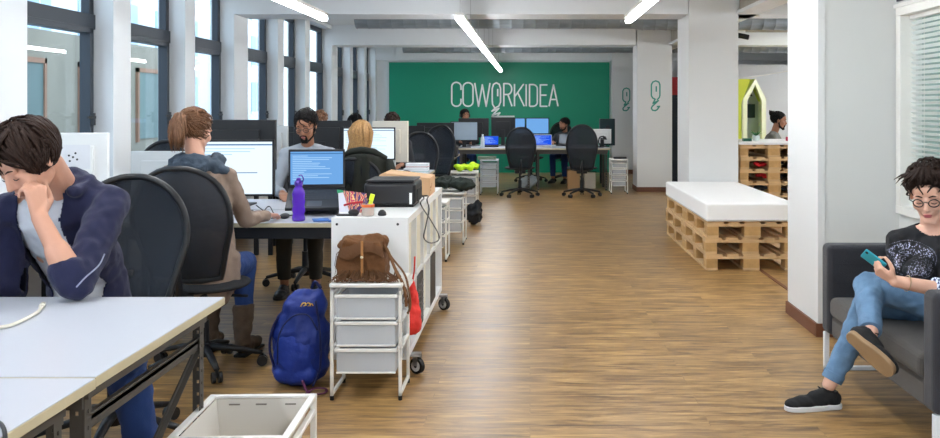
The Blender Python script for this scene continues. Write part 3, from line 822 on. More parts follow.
# ------------------------------------------------------------ chairs
def chair(label, x, y, rz, zt=1.12, wtop=.50, mat_mesh=None, group='black office chairs', zb=.53):
    t = thing('office_chair', label, 'chair', (x, y, 0), rz, group)
    H = zt - zb
    def half(v):      # half width at height fraction
        top = math.sqrt(max(0, 1 - max(0, (v - .52) / .48) ** 2.4)); return wtop / 2 * (.68 + .32 * min(1, v / .5)) * top
    def P(u, v):      # u -1..1
        w = half(v); cv = .055 * (u * u) * min(1, w / .2)
        return V((u * w, -.25 - .10 * v + cv - .03 * math.sin(v * PI), zb + H * v))
    m = MB(); vv = lambda j: 1 - (1 - j) ** 1.35
    m.sheet(lambda u, v: P(u * 2 - 1, .02 + .965 * vv(v)), 12, 20, .006); m.build('back_mesh', mat_mesh or mesh_blk, t, smooth=True)
    pts = [P(-1, .02 + .97 * vv(k / 16)) for k in range(17)] + [P(-1 + 2 * k / 8, .995) for k in range(1, 8)] + [P(1, .02 + .97 * vv(1 - k / 16)) for k in range(17)]
    m = MB(); m.tube(pts + [P(.5, .0), P(-.5, .0), pts[0]], .0155, 8); m.build('back_frame', blk, t, smooth=True)
    m = MB(); m.tube([(0, -.30, zb + .16), (0, -.335, zb + .08), (0, -.30, zb - .06), (0, -.12, .415)], [.022, .03, .03, .03], 10, flat=.6)
    m.build('back_support', blk, t, smooth=True)
    m = MB(); m.ball((0, 0, .47), (.25, .245, .035), seg=28, ring=12); m.ball((0, .06, .468), (.235, .20, .04), seg=28, ring=12); m.build('seat', blk_soft, t, smooth=True)
    m = MB(); m.obox((0, -.03, .415), (.17, .26, .06)); m.cyl((.09, .02, .405), (.24, .03, .40), .008); m.build('tilt_mechanism', blk, t, bevel=.015)
    m = MB(); m.cyl((0, 0, .10), (0, 0, .27), .028); m.cyl((0, 0, .27), (0, 0, .40), .017); m.build('gas_lift', steel_bk, t, smooth=40)
    m = MB(); m.cyl((0, 0, .075), (0, 0, .15), .042, .034)
    for k in range(5):
        a = 2 * PI * k / 5 + .3; m.tube([(0, 0, .125), (.15 * math.cos(a), .15 * math.sin(a), .108), (.31 * math.cos(a), .31 * math.sin(a), .072)], [.027, .023, .016], 8, flat=.8)
    m.build('star_base', blk, t, smooth=True)
    for k in range(5):
        a = 2 * PI * k / 5 + .3; c = V((.31 * math.cos(a), .31 * math.sin(a), 0)); s = V((-math.sin(a), math.cos(a), 0))
        m = MB(); m.cyl(c + V((0, 0, .03)) - s * .026, c + V((0, 0, .03)) - s * .008, .029, n=16); m.cyl(c + V((0, 0, .03)) + s * .008, c + V((0, 0, .03)) + s * .026, .029, n=16)
        m.cyl(c + V((0, 0, .03)), c + V((0, 0, .07)), .008); m.build('caster', blk, t, smooth=40)
    return t

# ------------------------------------------------------------ desks
def ladder(mb, p0, p1, side, w=.038, th=.003, pitch=.045, hole=.012):
    """perforated steel flange from p0 to p1, holes as real openings"""
    p0 = V(p0); p1 = V(p1); d = (p1 - p0); L = d.length; d.normalize(); s = V(side).normalized(); n = d.cross(s).normalized()
    Rm = Matrix((s, n, d)).transposed()
    for q in (-1, 1): mb.obox((p0 + p1) / 2 + s * q * (w / 2 - w * .19), (w * .38, th, L), Rm)
    k = 0.0
    while k < L - pitch * .3:
        a = k; b = min(L, k + pitch - hole); mb.obox(p0 + d * (a + b) / 2, (w * .26, th, b - a), Rm); k += pitch
def angle_post(t, x, y, z1, sx, sy, mat, name='leg', perf=True):
    m = MB()
    if perf:
        ladder(m, (x + sx * .019, y, 0.0), (x + sx * .019, y, z1), (1, 0, 0)); ladder(m, (x, y + sy * .019, 0.0), (x, y + sy * .019, z1), (0, 1, 0))
    else: m.box(x - .02, x + .02, y - .02, y + .02, 0, z1)
    return m.build(name, mat, t, world=True)
def desk(label, x0, x1, y0, y1, group, z=.74, edge=None, perf=False, brace=False, chamfer=0, mat=None, th=.028):
    t = thing('desk', label, 'desk', ((x0 + x1) / 2, (y0 + y1) / 2, 0), 0, group)
    m = MB(); m.box(x0, x1, y0, y1, z - th, z - .002); top = m.build('tabletop', edge or lam_edge, t, world=True, bevel=.002)
    m = MB(); m.box(x0 + .002, x1 - .002, y0 + .002, y1 - .002, z - .003, z); m.build('tabletop_laminate', mat or lam, t, world=True)
    ins = .06
    for sx, X in ((1, x0 + ins), (-1, x1 - ins)):
        for sy, Y in ((1, y0 + ins), (-1, y1 - ins)):
            angle_post(t, X, Y, z - th, sx, sy, steel_dk if perf else steel_bk, perf=perf)
    m = MB()
    for Y in (y0 + ins, y1 - ins): m.box(x0 + ins, x1 - ins, Y - .012, Y + .012, z - th - .075, z - th)
    for X in (x0 + ins, x1 - ins): m.box(X - .012, X + .012, y0 + ins, y1 - ins, z - th - .05, z - th)
    m.build('apron_frame', steel_dk if perf else steel_bk, t, world=True)
    if brace:
        m = MB()
        for X in (x1 - ins - .02,):
            m.bar((X, y0 + ins, .585), (X, y1 - ins, .585), .028, .034); m.bar((X + .012, y0 + ins, .600), (X + .012, y1 - ins, .600), .004, .02)
            m.bar((X, y1 - ins, .57), (X, y0 + .12, .12), .006, .034, up=(0, 0, 1)); m.bar((X + .012, y1 - ins, .575), (X + .012, y0 + .12, .125), .016, .004)
        m.build('brace', steel_dk, t, world=True)
    return t

# ------------------------------------------------------------ drawer frames
def drawer_unit(label, x0, x1, y0, y1, h=.565, n=3, group='white wire-frame drawer units', castors=False, mat=None, fr=None, paper=True):
    t = thing('drawer_unit', label, 'drawers', ((x0 + x1) / 2, (y0 + y1) / 2, 0), 0, group); b = .016; fr = fr or white_metal; mat = mat or frost
    for X in (x0, x1 - b):
        m = MB()
        for Y in (y0, y1 - b): m.box(X, X + b, Y, Y + b, .02, h - .02)
        m.box(X, X + b, y0, y1, .10, .10 + b) if False else m.box(X, X + b, y0, y1, .022, .038)
        m.box(X, X + b, y0, y1, h - .04, h - .02)
        for k in range(n): z = .135 + (h - .175) * k / n; m.box(X + (0 if X == x0 else 0), X + b, y0, y1, z + (h - .175) / n - .022, z + (h - .175) / n - .010)
        m.build('side_frame', fr, t, world=True, bevel=.003)
        for Y in (y0 + b / 2, y1 - b / 2):
            m = MB(); m.cyl((X + b / 2, Y, 0), (X + b / 2, Y, .022), .010, n=12); m.build('foot', rubber, t, world=True)
    m = MB(); m.box(x0 - .004, x1 + .004, y0 - .004, y1 + .004, h - .02, h); m.build('top_shelf', fr, t, world=True, bevel=.006)
    hh = (h - .175) / n
    for k in range(n):
        z = .135 + hh * k; a, c = x0 + b + .004, x1 - b - .004; f, g = y0 + .002, y1 - .01; zt = z + hh - .03
        m = MB(); w = .003
        m.box(a + .012, c - .012, f, f + w, z, zt); m.box(a + .012, c - .012, g - w, g, z, zt); m.box(a + .012, a + .012 + w, f, g, z, zt); m.box(c - .012 - w, c - .012, f, g, z, zt); m.box(a + .012, c - .012, f, g, z, z + w)
        d = m.build('drawer', mat, t, world=True)
        m = MB(); m.box(a, c, f - .008, f + .008, zt, zt + .016); m.box(a, a + .014, f, g, zt, zt + .012); m.box(c - .014, c, f, g, zt, zt + .012); m.box(a, c, g - .012, g, zt, zt + .012)
        m.box(a + .01, c - .01, f - .004, f + .004, z - .004, z + .006); m.build('rim', fr, d, world=True, bevel=.003)
    return t

# ------------------------------------------------------------ screens
def scr(mb_w, w, h, y, z0, ui, seed=0):
    """screen face towards -y: slot 0 background, 1 bars, 2 text"""
    m = MB(); m.box(-w / 2, w / 2, y, y + .002, z0, z0 + h)
    rnd = random.Random(seed)
    if ui:
        m.mi = 1; m.box(-w / 2, w / 2, y - .001, y, z0 + h * .93, z0 + h * .955)
        if ui > 1: m.box(-w * .1, w * .32, y - .001, y, z0 + h * .40, z0 + h * .415)
        m.mi = 2
        for k in range(10 if ui > 1 else 14):
            zz = z0 + h * (.86 - k * (.055)); l = rnd.uniform(.2, .85) * w
            if ui == 2 and k > 3: l = rnd.uniform(.05, .25) * w
            m.box(-w * .46, -w * .46 + l, y - .001, y, zz, zz + h * .016)
    return m
def monitor(label, x, y, z, w, h, rz, shell, bg, ui=0, stand='pedestal', chin=0, group=None, hub=.10, seed=0, name='monitor', back_holes=False, foot=None):
    """z = height of the surface it stands on; hub = clearance below the panel. Screen faces local -y"""
    t = thing(name, label, 'monitor', (x, y, z), rz, group); bz = .014
    m = MB(); m.box(-w / 2, w / 2, 0, .028, hub, hub + h); m.obox((0, .035, hub + h * .5), (w * .6, .03, h * .6)); m.build('housing', shell[0], t, bevel=.006)
    if chin: m = MB(); m.box(-w / 2, w / 2, -.006, .0, hub, hub + chin); m.build('chin', shell[0], t, bevel=.002)
    m = MB(); c0 = hub + chin; m.box(-w / 2, w / 2, -.007, .0, hub + h - bz, hub + h); m.box(-w / 2, -w / 2 + bz, -.007, 0, c0, hub + h); m.box(w / 2 - bz, w / 2, -.007, 0, c0, hub + h); m.box(-w / 2, w / 2, -.007, 0, c0, c0 + bz)
    m.build('bezel', shell[1], t)
    s = scr(None, w - 2 * bz, h - chin - 2 * bz, -.003, c0 + bz, ui, seed); s.build('screen', [bg, ui_dk, ui_lt], t)
    m = MB(); m.box(-.035, .035, .03, .055, .01, hub + h * .4); m.build('stand', shell[2], t, bevel=.006)
    m = MB(); m.box(-.12, .12, -.07, .12, 0, .012); m.build('stand_base', shell[2], t, bevel=.005)
    if back_holes:
        m = MB(); m.box(-.11, .09, .050, .052, hub + h * .45, hub + h * .82); m.build('back_cover', mk('cover_white', '#dcdde0', .4), t)
        m = MB()
        for a, b in ((-.02, .08), (.02, .065), (-.03, .04), (.015, .03), (-.005, .055)): m.cyl((a, .0515, hub + h * .5 + b), (a, .0535, hub + h * .5 + b), .007, n=8)
        m.build('screw_hole', blk, t)
    return t
MON_BK = (blk, blk, blk); IMAC = (silver, blk, silver); IMACW = (whiteshell, whiteshell, whiteshell)
def laptop(label, x, y, z, w, dpt, rz, bg, ui=1, lid=105, tilt=0, shell=None, group=None, seed=1):
    t = thing('laptop', label, 'laptop', (x, y, z), rz, group); shell = shell or blk
    Rt = Matrix.Rotation(R(tilt), 4, 'X')
    m = MB(); m.M = Rt; m.box(-w / 2, w / 2, 0, dpt, 0, .022); m.build('base', shell, t, bevel=.005)
    m = MB(); m.M = Rt; rows = 5
    for r in range(rows):
        for k in range(14): m.box(-w * .45 + k * w * .9 / 14, -w * .45 + (k + .84) * w * .9 / 14, dpt * (.42 + r * .095), dpt * (.42 + (r + .8) * .095), .022, .0245)
    m.build('keyboard', mk('laptop_keys', '#2d3036', .5), t)
    m = MB(); m.M = Rt; m.box(-w * .14, w * .12, dpt * .08, dpt * .33, .022, .0232); m.build('touchpad', mk('touchpad', '#3a3e45', .35), t)
    Hm = Rt @ Matrix.Translation((0, dpt - .004, .020)) @ Matrix.Rotation(R(-(lid - 90)), 4, 'X')
    H = dpt * .97
    m = MB(); m.M = Hm; m.box(-w / 2, w / 2, 0, .010, 0, H); ld = m.build('lid', shell, t, bevel=.004)
    m = scr(None, w * .93, H * .84, -.003, H * .10, ui, seed); m2 = MB(); m2.M = Hm; b = len(m.v); m2.add(m.v, m.f); m2.m = m.m; m2.build('screen', [bg, ui_dk, ui_lt], t)
    return t
# ------------------------------------------------------------ near left: man's tables
desk('white laminate table with beige edge and slotted grey legs where the man leans', -2.75, -1.13, 2.395, 3.41, 'white tables with slotted steel frames', perf=True, brace=True)
desk('nearest white table corner at the bottom left with a black cable', -2.75, -1.125, 1.35, 2.385, 'white tables with slotted steel frames', perf=True)
m = MB()
def bez(pts, n=10):
    """Catmull-Rom through points"""
    P = [V(p) for p in pts]; P = [P[0] * 2 - P[1]] + P + [P[-1] * 2 - P[-2]]; out = []
    for i in range(1, len(P) - 2):
        a, b, c, d = P[i - 1:i + 3]
        for k in range(n):
            t = k / n; out.append(.5 * ((2 * b) + (c - a) * t + (2 * a - 5 * b + 4 * c - d) * t * t + (3 * b - a - 3 * c + d) * t ** 3))
    return out + [P[-2]]
m.tube(bez([(-1.95, 2.75, .747), (-1.80, 2.84, .747), (-1.674, 2.906, .747), (-1.656, 2.988, .747), (-1.672, 3.12, .747), (-1.70, 3.20, .748)]), .006, 8)
m.cyl((-1.70, 3.20, .749), (-1.712, 3.235, .750), .009); m.cyl((-1.712, 3.235, .750), (-1.716, 3.25, .750), .006)
setp(m.build('cable', mk('cream_cable', '#d8d2c2', .6), None, smooth=True), 'cream cable with a plug lying on the white table by the elbow', 'cable')
m = MB(); m.tube(bez([(-1.50, 2.20, .746), (-1.36, 2.14, .746), (-1.24, 2.07, .748), (-1.14, 1.99, .750), (-1.105, 1.93, .70), (-1.10, 1.90, .60)]), .005, 8)
setp(m.build('cable', blk, None, smooth=True), 'black cable hanging over the corner of the nearest table', 'cable')

skin_m = mk('warm_skin', '#c6947c', .5, var=.10, scale=14, bump=.05, bscale=150)
skin_f = mk('fair_skin', '#d9a68e', .5, var=.08, scale=14, bump=.05, bscale=150)
skin_d = mk('olive_skin', '#9a6a50', .5, var=.08, scale=14)
hair_db = mk('dark_brown_hair', '#281912', .68, var=.4, spec=.25, scale=60, bump=.2, bscale=200)
hair_bk = mk('black_hair', '#0e0b0a', .7, var=.4, spec=.25, scale=60, bump=.2, bscale=200)
hair_au = mk('auburn_hair', '#6e4a30', .55, var=.45, scale=60, bump=.2, bscale=200)
hair_bl = mk('blonde_hair', '#a47c4c', .55, var=.7, scale=60, bump=.2, bscale=200)
hair_dk2 = mk('dark_tousled_hair', '#241711', .68, var=.4, spec=.25, scale=60, bump=.2, bscale=200)
navy = mk('navy_knit', '#14183a', .85, var=.22, scale=30, bump=.35, bscale=260, sheen=.1)
tee = mk('white_tee', '#c9cdd4', .85, var=.05, scale=8, bump=.1)
denim_dk = mk('dark_denim', '#27427a', .85, var=.3, scale=9, bump=.3, bscale=300)
denim = mk('washed_denim', '#60809f', .85, var=.5, scale=11, bump=.35, bscale=300)

t = thing('person', 'man in navy cardigan leaning on the table with his fist against his face', 'person', (-1.85, 3.85, 0))
J = dict(pelvis=V((-1.86, 3.90, .57)), waist=V((-1.86, 3.86, .74)), neck=V((-1.84, 3.64, 1.16)),
         sh_r=V((-2.08, 3.60, 1.03)), sh_l=V((-1.655, 3.63, 1.065)), el_l=V((-1.650, 3.335, .80)), wr_l=V((-1.775, 3.33, 1.045)),
         el_r=V((-2.22, 3.40, .80)), wr_r=V((-2.02, 3.16, .775)),
         hip_l=V((-1.76, 3.88, .55)), kn_l=V((-1.46, 3.32, .50)), an_l=V((-1.42, 3.42, .12)), toe_l=V((-1.42, 3.22, 0)),
         hip_r=V((-1.96, 3.88, .55)), kn_r=V((-2.02, 3.40, .54)), an_r=V((-2.02, 3.38, .1)), toe_r=V((-2.04, 3.18, 0)))
hc = V((-1.872, 3.44, 1.238)); F = frame((-.32, -.74, -.60), (-.10, .0, 1))
m = MB(); torso(m, J); m.rc(J['neck'] - V((0, 0, .06)), hc + F @ V((0, -.05, -.06)), .062, .058); head_skin(m, hc, F, 1.14)
for q in 'lr': limbs(m, J, q, thin=1.16, foot=False)
m.rc(lerp(J['el_l'], J['wr_l'], .12), lerp(J['el_l'], J['wr_l'], .5), .053, .044)
wr = J['wr_l']; 
hand(m, wr, (-.10, .02, .62), (-.80, .35, -.2), (.25, .85, .15), (1.1, 1.1, 1.05, 1.0), (.5, .4), 1.18)
hand(m, J['wr_r'], (.8, -.5, 0), (0, 0, -1), (.4, .8, 0), (.2,) * 4)
m.blob('body', skin_m, t, .006, 4)
# open navy cardigan: back and sides with a slit at the front
m = MB(); torso(m, J, .022, chest=1.05)
for c in (J['sh_l'], J['sh_r']): m.ball(c, .066)
m.rc((-2.06, 3.62, 1.0), (-2.045, 3.60, .74), .07, .08)
for i in range(9):
    a = R(-35 + i * 31); b = a + R(31); P = lambda q: V((-1.842 + .110 * math.cos(q), 3.60 + .090 * math.sin(q), 1.140 + .035 * math.sin(q)))
    m.rc(P(a), P(b), .030, .030)
m.rc((-1.76, 3.64, 1.13), (-1.67, 3.63, 1.085), .045, .05); m.rc((-1.95, 3.66, 1.10), (-2.06, 3.62, 1.03), .045, .05)
sleeve(m, J['sh_l'], J['el_l'], .076, .066); m.rc(J['el_l'], lerp(J['el_l'], J['wr_l'], .20), .066, .064); m.ball(J['el_l'] + V((.012, .012, -.004)), .056)
sleeve(m, J['sh_r'], J['el_r'], .074, .060); sleeve(m, J['el_r'], J['wr_r'], .058, .045, .6)
me = m.remesh(.007, 4, disp=.011, dscale=13)
# cut the front opening out
bm = bmesh.new(); bm.from_mesh(me)
kill = []
for v in bm.verts:
    c = v.co
    if c.y < 3.80 and c.x < -1.715 + (c.z - .8) * -.12 and c.x > -1.985 and c.z < 1.13 and abs((c - J['el_r']).length) > .12:
        dxl = -1.735 - .10 * (c.z - .75) - (.05 * math.sin((c.z - .7) * 6))
        if c.x < dxl and c.x > -1.975 and c.y < 3.78 - 0 * c.z: kill.append(v)
bmesh.ops.delete(bm, geom=kill, context='VERTS'); bm.to_mesh(me); bm.free(); me.name = 'cardigan'
o = finish(me, 'cardigan', navy, t, True, True, 0)
md = o.modifiers.new('thick', 'SOLIDIFY'); md.thickness = .006
m = MB(); J2 = dict(J); J2['sh_l'] = lerp(J['sh_l'], J['sh_r'], .2); J2['sh_r'] = lerp(J['sh_r'], J['sh_l'], .2); torso(m, J2, .006, chest=1.0)
m.blob('t_shirt', tee, t, .008, 4, disp=.006, dscale=16)
m = MB()
for q in 'lr': sleeve(m, J['hip_' + q], J['kn_' + q], .10, .078); sleeve(m, J['kn_' + q], J['an_' + q], .076, .062, .80 if q == 'l' else .9)
m.ball(J['pelvis'] - V((0, 0, .03)), (.18, .17, .11)); m.blob('jeans', denim_dk, t, .008, 3, disp=.008, dscale=13)
for q in 'lr': shoe(t, J['an_' + q] + V((0, .05, -J['an_' + q].z)), J['toe_' + q] - V((0, .02, 0)), (0, 0, 1), blk_soft, rubber)
facebits(t, hc, F, 1.14, mk('lips_m', '#a8655a', .5), hair_db, 'down')
hairdo(t, hc, F, hair_db, 'fringe', s=1.13)
# ribbed seam on the sleeve
m = MB(); m.tube(bez([(-1.572, 3.40, .90), (-1.575, 3.36, .865), (-1.60, 3.31, .83), (-1.62, 3.285, .80)]), .003, 6); m.build('cuff_piping', mk('pale_piping', '#8b8fa6', .7), t, world=True, smooth=True)

chair('black mesh office chair behind the man in the navy cardigan', -1.80, 3.98, R(180 + 10), 1.12, .50)

# ------------------------------------------------------------ row two
desk('white desk where the woman with the ponytail works', -2.55, -1.065, 5.60, 6.33, 'white desks with black steel frames')
desk('white desk by the windows beyond the mans table', -3.36, -2.56, 5.60, 6.33, 'white desks with black steel frames')
desk('white desk of the man with glasses, facing the viewer', -2.55, -1.065, 6.345, 7.07, 'white desks with black steel frames')
desk('white desk by the windows behind the white screen back', -3.36, -2.56, 6.345, 7.07, 'white desks with black steel frames')
c2 = chair('black mesh office chair of the woman with the ponytail', -1.80, 5.08, R(-4), 1.13, .53)
monitor('white monitor seen from behind, with small holes in its back, left of the ponytailed woman', -2.94, 5.95, .74, .42, .42, R(180 + 6), IMACW, screen_w, hub=.12, back_holes=True)
monitor('grey-silver monitor back just left of the ponytailed woman', -2.40, 5.98, .74, .38, .30, R(180 - 4), (silver, silver, silver), screen_w, hub=.12)
chair('black mesh office chair standing between the white and the silver monitor backs', -3.10, 7.45, R(180 - 4), 1.16, .44)
monitor('large monitor with a bright white window open in front of the ponytailed woman', px(231, 0, 6.1).x, 6.10, .74, .57, .375, R(3), MON_BK, screen_w, ui=2, hub=.115)
monitor('black monitor turned away, right behind the bright screen', px(236, 0, 6.62).x, 6.66, .74, .56, .36, R(180), MON_BK, screen_w, hub=.255)
# laptop on a sloping riser
a = px(313, 211, 6.0)
t = laptop('black laptop showing a blue window, raised at the back on a stand', a.x + .02, 5.95, .775, .37, .27, R(9), screen_b, 1, lid=112, tilt=24)
t2 = thing('laptop_stand', 'sloping black stand under the laptop', 'stand', (a.x + .02, 5.97, .74), R(9))
m = MB(); m.prism([(0, 0), (.23, 0), (.23, .125), (0, .028)], (-.14, 0, 0), (0, 1, 0), (0, 0, 1), (1, 0, 0), .012); m.prism([(0, 0), (.23, 0), (.23, .125), (0, .028)], (.13, 0, 0), (0, 1, 0), (0, 0, 1), (1, 0, 0), .012)
m.box(-.14, .14, .20, .21, 0, .10); m.build('stand_frame', blk, t2)
# bottle
b = px(297, 223, 5.66); t = thing('water_bottle', 'translucent purple water bottle at the desk edge', 'bottle', (b.x, 5.70, .74))
pur = mk('purple_plastic', '#5f2bc4', .15, var=.05, alpha=.74)
m = MB(); prof = [(.034, 0), (.040, .006), (.041, .02), (.036, .045), (.041, .07), (.036, .095), (.041, .12), (.037, .145), (.041, .17), (.036, .19), (.026, .205), (.022, .212), (.022, .225)]
m.lathe(prof, n=28); m.build('bottle_body', pur, t, smooth=True)
m = MB(); m.lathe([(.026, .220), (.027, .235), (.025, .245), (.016, .25), (.014, .262), (.010, .268)], n=24); m.build('cap', mk('purple_cap', '#4a1f9a', .35), t, smooth=50)
m = MB(); m.tube([(.024, 0, .24), (.030, 0, .262), (.018, 0, .285), (.0, 0, .282)], .004, 8); m.build('loop', MATS['purple_cap'], t, smooth=True)
# papers, mouse, cables on the desk
m = MB(); m.obox((-1.30, 5.72, .745), (.10, .14, .004), (0, 0, .3)); setp(m.build('leaflet', mk('blue_card', '#2b66b8', .4), None), 'blue printed card lying by the purple bottle', 'paper')
m = MB(); m.obox((-1.16, 5.84, .744), (.14, .20, .003), (0, 0, -.2)); setp(m.build('paper_sheet', mk('paper', '#dfe6ee', .6), None), 'white sheet lying beside the cabinet on the desk', 'paper')
m = MB(); m.obox((-1.18, 5.70, .743), (.13, .08, .004), (0, 0, .15)); m.mi = 1; m.obox((-1.18, 5.70, .7455), (.08, .05, .001), (0, 0, .15)); setp(m.build('leaflet', [MATS['blue_card'], mk('paper2', '#cfe2f2', .6)], None), 'blue and white leaflet at the desk corner by the cabinet', 'paper')
m = MB(); m.ball((0, 0, .014), (.03, .055, .018)); o = m.build('computer_mouse', blk, None, world=False, smooth=True); o.location = (-1.555, 5.83, .742); setp(o, 'black computer mouse under the ponytailed womans hand', 'mouse')
for k, (pts, lab) in enumerate((([(-1.88, 5.98, .745), (-1.74, 5.90, .75), (-1.70, 5.99, .80), (-1.62, 5.88, .755), (-1.50, 5.93, .75)], 'black cable looping beneath the bright screen'),
                           ([(-1.80, 6.05, .80), (-1.69, 5.92, .76), (-1.66, 5.86, .748), (-1.76, 5.80, .748), (-1.62, 5.78, .748), (-1.54, 5.86, .75)], 'black mouse cable on the desk left of the laptop'))):
    m = MB(); m.tube(bez(pts), .0035, 6); setp(m.build('cable', blk, None, smooth=True), lab, 'cable')

# ponytailed woman
top_t = mk('taupe_knit', '#8d7a6c', .9, var=.12, scale=20, bump=.3, bscale=240)
scarf = mk('slate_scarf', '#3b4754', .9, var=.3, scale=18, bump=.3, bscale=120)
t = thing('person', 'woman with an auburn ponytail and slate scarf, seen from behind at the bright screen', 'person', (-1.83, 5.15, 0))
J = dict(pelvis=V((-1.80, 5.12, .575)), waist=V((-1.80, 5.14, .74)), neck=V((-1.875, 5.22, 1.14)), sh_l=V((-2.035, 5.20, 1.06)), sh_r=V((-1.72, 5.22, 1.05)),
         el_r=V((-1.655, 5.36, .79)), wr_r=V((-1.60, 5.62, .785)), el_l=V((-2.12, 5.36, .80)), wr_l=V((-2.02, 5.66, .775)),
         hip_r=V((-1.70, 5.13, .545)), kn_r=V((-1.70, 5.50, .52)), an_r=V((-1.675, 5.36, .12)), toe_r=V((-1.64, 5.54, 0)),
         hip_l=V((-1.90, 5.13, .545)), kn_l=V((-1.92, 5.52, .52)), an_l=V((-1.90, 5.45, .12)), toe_l=V((-1.90, 5.63, 0)))
hc = V((-1.905, 5.24, 1.302)); F = frame((.26, .93, -.20))
m = MB(); torso(m, J, -.01); m.rc(J['neck'] - V((0, 0, .05)), hc + F @ V((0, -.03, -.05)), .05, .048); head_skin(m, hc, F, .98, fem=True)
for q in 'lr': limbs(m, J, q, thin=.92, foot=False)
hand(m, J['wr_r'], (.15, .95, -.06), (0, 0, -1), (-1, 0, 0), (.25,) * 4, s=.95); hand(m, J['wr_l'], (.2, .9, 0), (0, 0, -1), (1, 0, 0), (.25,) * 4, s=.95)
m.blob('body', skin_f, t, .006, 4)
m = MB(); torso(m, J, .008)
for q in 'rl': sleeve(m, J['sh_' + q], J['el_' + q], .058, .050); sleeve(m, J['el_' + q], J['wr_' + q], .050, .034, .90)
m.rc((-1.80, 5.10, .62), (-1.78, 5.06, .47), .17, .155); m.rc((-1.68, 5.12, .60), (-1.655, 5.10, .47), .07, .05)
m.blob('sweater', top_t, t, .007, 4, disp=.008, dscale=13)
m = MB()
for i in range(14):
    a = 2 * PI * i / 14; b = 2 * PI * (i + 1) / 14
    P = lambda a: V((-1.885 + .115 * math.cos(a), 5.215 + .10 * math.sin(a), 1.135 + .012 * math.sin(a * 3)))
    m.rc(P(a), P(b), .042, .042)
m.rc((-1.97, 5.16, 1.11), (-2.05, 5.16, 1.075), .045, .03); m.rc((-1.80, 5.16, 1.12), (-1.715, 5.175, 1.085), .045, .028); m.rc((-1.95, 5.11, 1.12), (-1.82, 5.11, 1.11), .04, .04)
m.blob('scarf', scarf, t, .007, 2, disp=.012, dscale=22)
m = MB()
for q in 'rl': sleeve(m, J['hip_' + q], J['kn_' + q], .09, .066); sleeve(m, J['kn_' + q], J['an_' + q], .064, .048, .7)
m.blob('jeans', denim_dk, t, .008, 3, disp=.005)
for q in 'rl':
    boot = mk('brown_suede', '#5a4a3c', .9, var=.3, scale=20, bump=.3)
    m = MB(); A = J['an_' + q]; m.rc(A + V((0, .0, -.05)), A + V((0, .02, .17)), .048, .064, (True, False)); m.rc(A + V((0, .01, -.07)), J['toe_' + q] + V((0, -.01, .042)), .045, .035)
    bo = m.blob('boot', boot, t, .007, 3, disp=.007, dscale=22)
    m = MB(); m.bar(A + V((0, -.06, -.112)), J['toe_' + q] + V((0, .03, .008)), .075, .016); m.build('sole', rubber, bo, world=True, bevel=.005)
facebits(t, hc, F, .98, mk('lips_f', '#b0655c', .5), hair_au, 'down')
hairdo(t, hc, F, hair_au, 'ponytail')

# man with glasses
t = seated('person', 'man with black glasses and grey sweater looking down behind the blue laptop', px(305, 0, 7.25).x, 7.45, (.03, -1), skin_d, hair_bk, 'short',
       mk('grey_sweater', '#8f959d', .9, var=.12, scale=12, bump=.3, bscale=200), mk('olive_trousers', '#38352e', .9, var=.2), hz=1.30, lean=.11, look=(-.10, -.9, -.36), glasses=blk, beard=True, shoes=blk, voxel=.007)
chair('black office chair under the man with glasses', px(305, 0, 7.3).x - .05, 7.52, R(180), 1.02, .46)
monitor('silver computer back behind the man with glasses to his left', px(276, 0, 8.95).x, 8.95, .74, .25, .34, R(180 - 8), (silver, silver, silver), screen_w, hub=.19)

# cabinet on wheels
CX0, CX1, CY0, CY1, CZ0, CZ1 = -1.048, -.642, 4.85, 6.70, .112, .862
t = thing('shelf_cabinet', 'white open-sided shelf cabinet on castors standing along the aisle', 'cabinet', ((CX0 + CX1) / 2, (CY0 + CY1) / 2, 0))
wl = mk('white_lacquer', '#e3e4e3', .4, var=.02); T = .038
m = MB(); m.box(CX0, CX1, CY0, CY0 + T, CZ0, CZ1); m.build('end_panel', wl, t, world=True, bevel=.002)
m = MB(); m.box(CX0, CX1, CY1 - T, CY1, CZ0, CZ1); m.build('end_panel', wl, t, world=True, bevel=.002)
m = MB(); m.box(CX0, CX1, CY0 + T, CY1 - T, CZ1 - T, CZ1); m.build('top_panel', wl, t, world=True, bevel=.002)
m = MB(); m.box(CX0, CX1, CY0 + T, CY1 - T, CZ0, CZ0 + T); m.build('bottom_panel', wl, t, world=True, bevel=.002)
zm = (CZ0 + CZ1) / 2
m = MB(); m.box(CX0 + .01, CX1 - .004, CY0 + T, CY1 - T, zm - .008, zm + .008); m.build('shelf', wl, t, world=True)
cw = (CY1 - CY0 - 2 * T) / 5
for k in range(1, 5):
    m = MB(); y = CY0 + T + cw * k; m.box(CX0 + .01, CX1 - .004, y - .008, y + .008, CZ0 + T, CZ1 - T); m.build('divider', wl, t, world=True)
m = MB(); m.box(CX0 + .004, CX0 + .010, CY0 + T, CY1 - T, CZ0 + T, CZ1 - T); m.build('back_panel', wl, t, world=True)
m = MB()
for X in (CX0 + .03, CX1 - .055): m.cyl((X, CY0 - .002, CZ1 - .035), (X, CY0, CZ1 - .035), .007, n=12)
m.build('screw', blk, t, world=True)
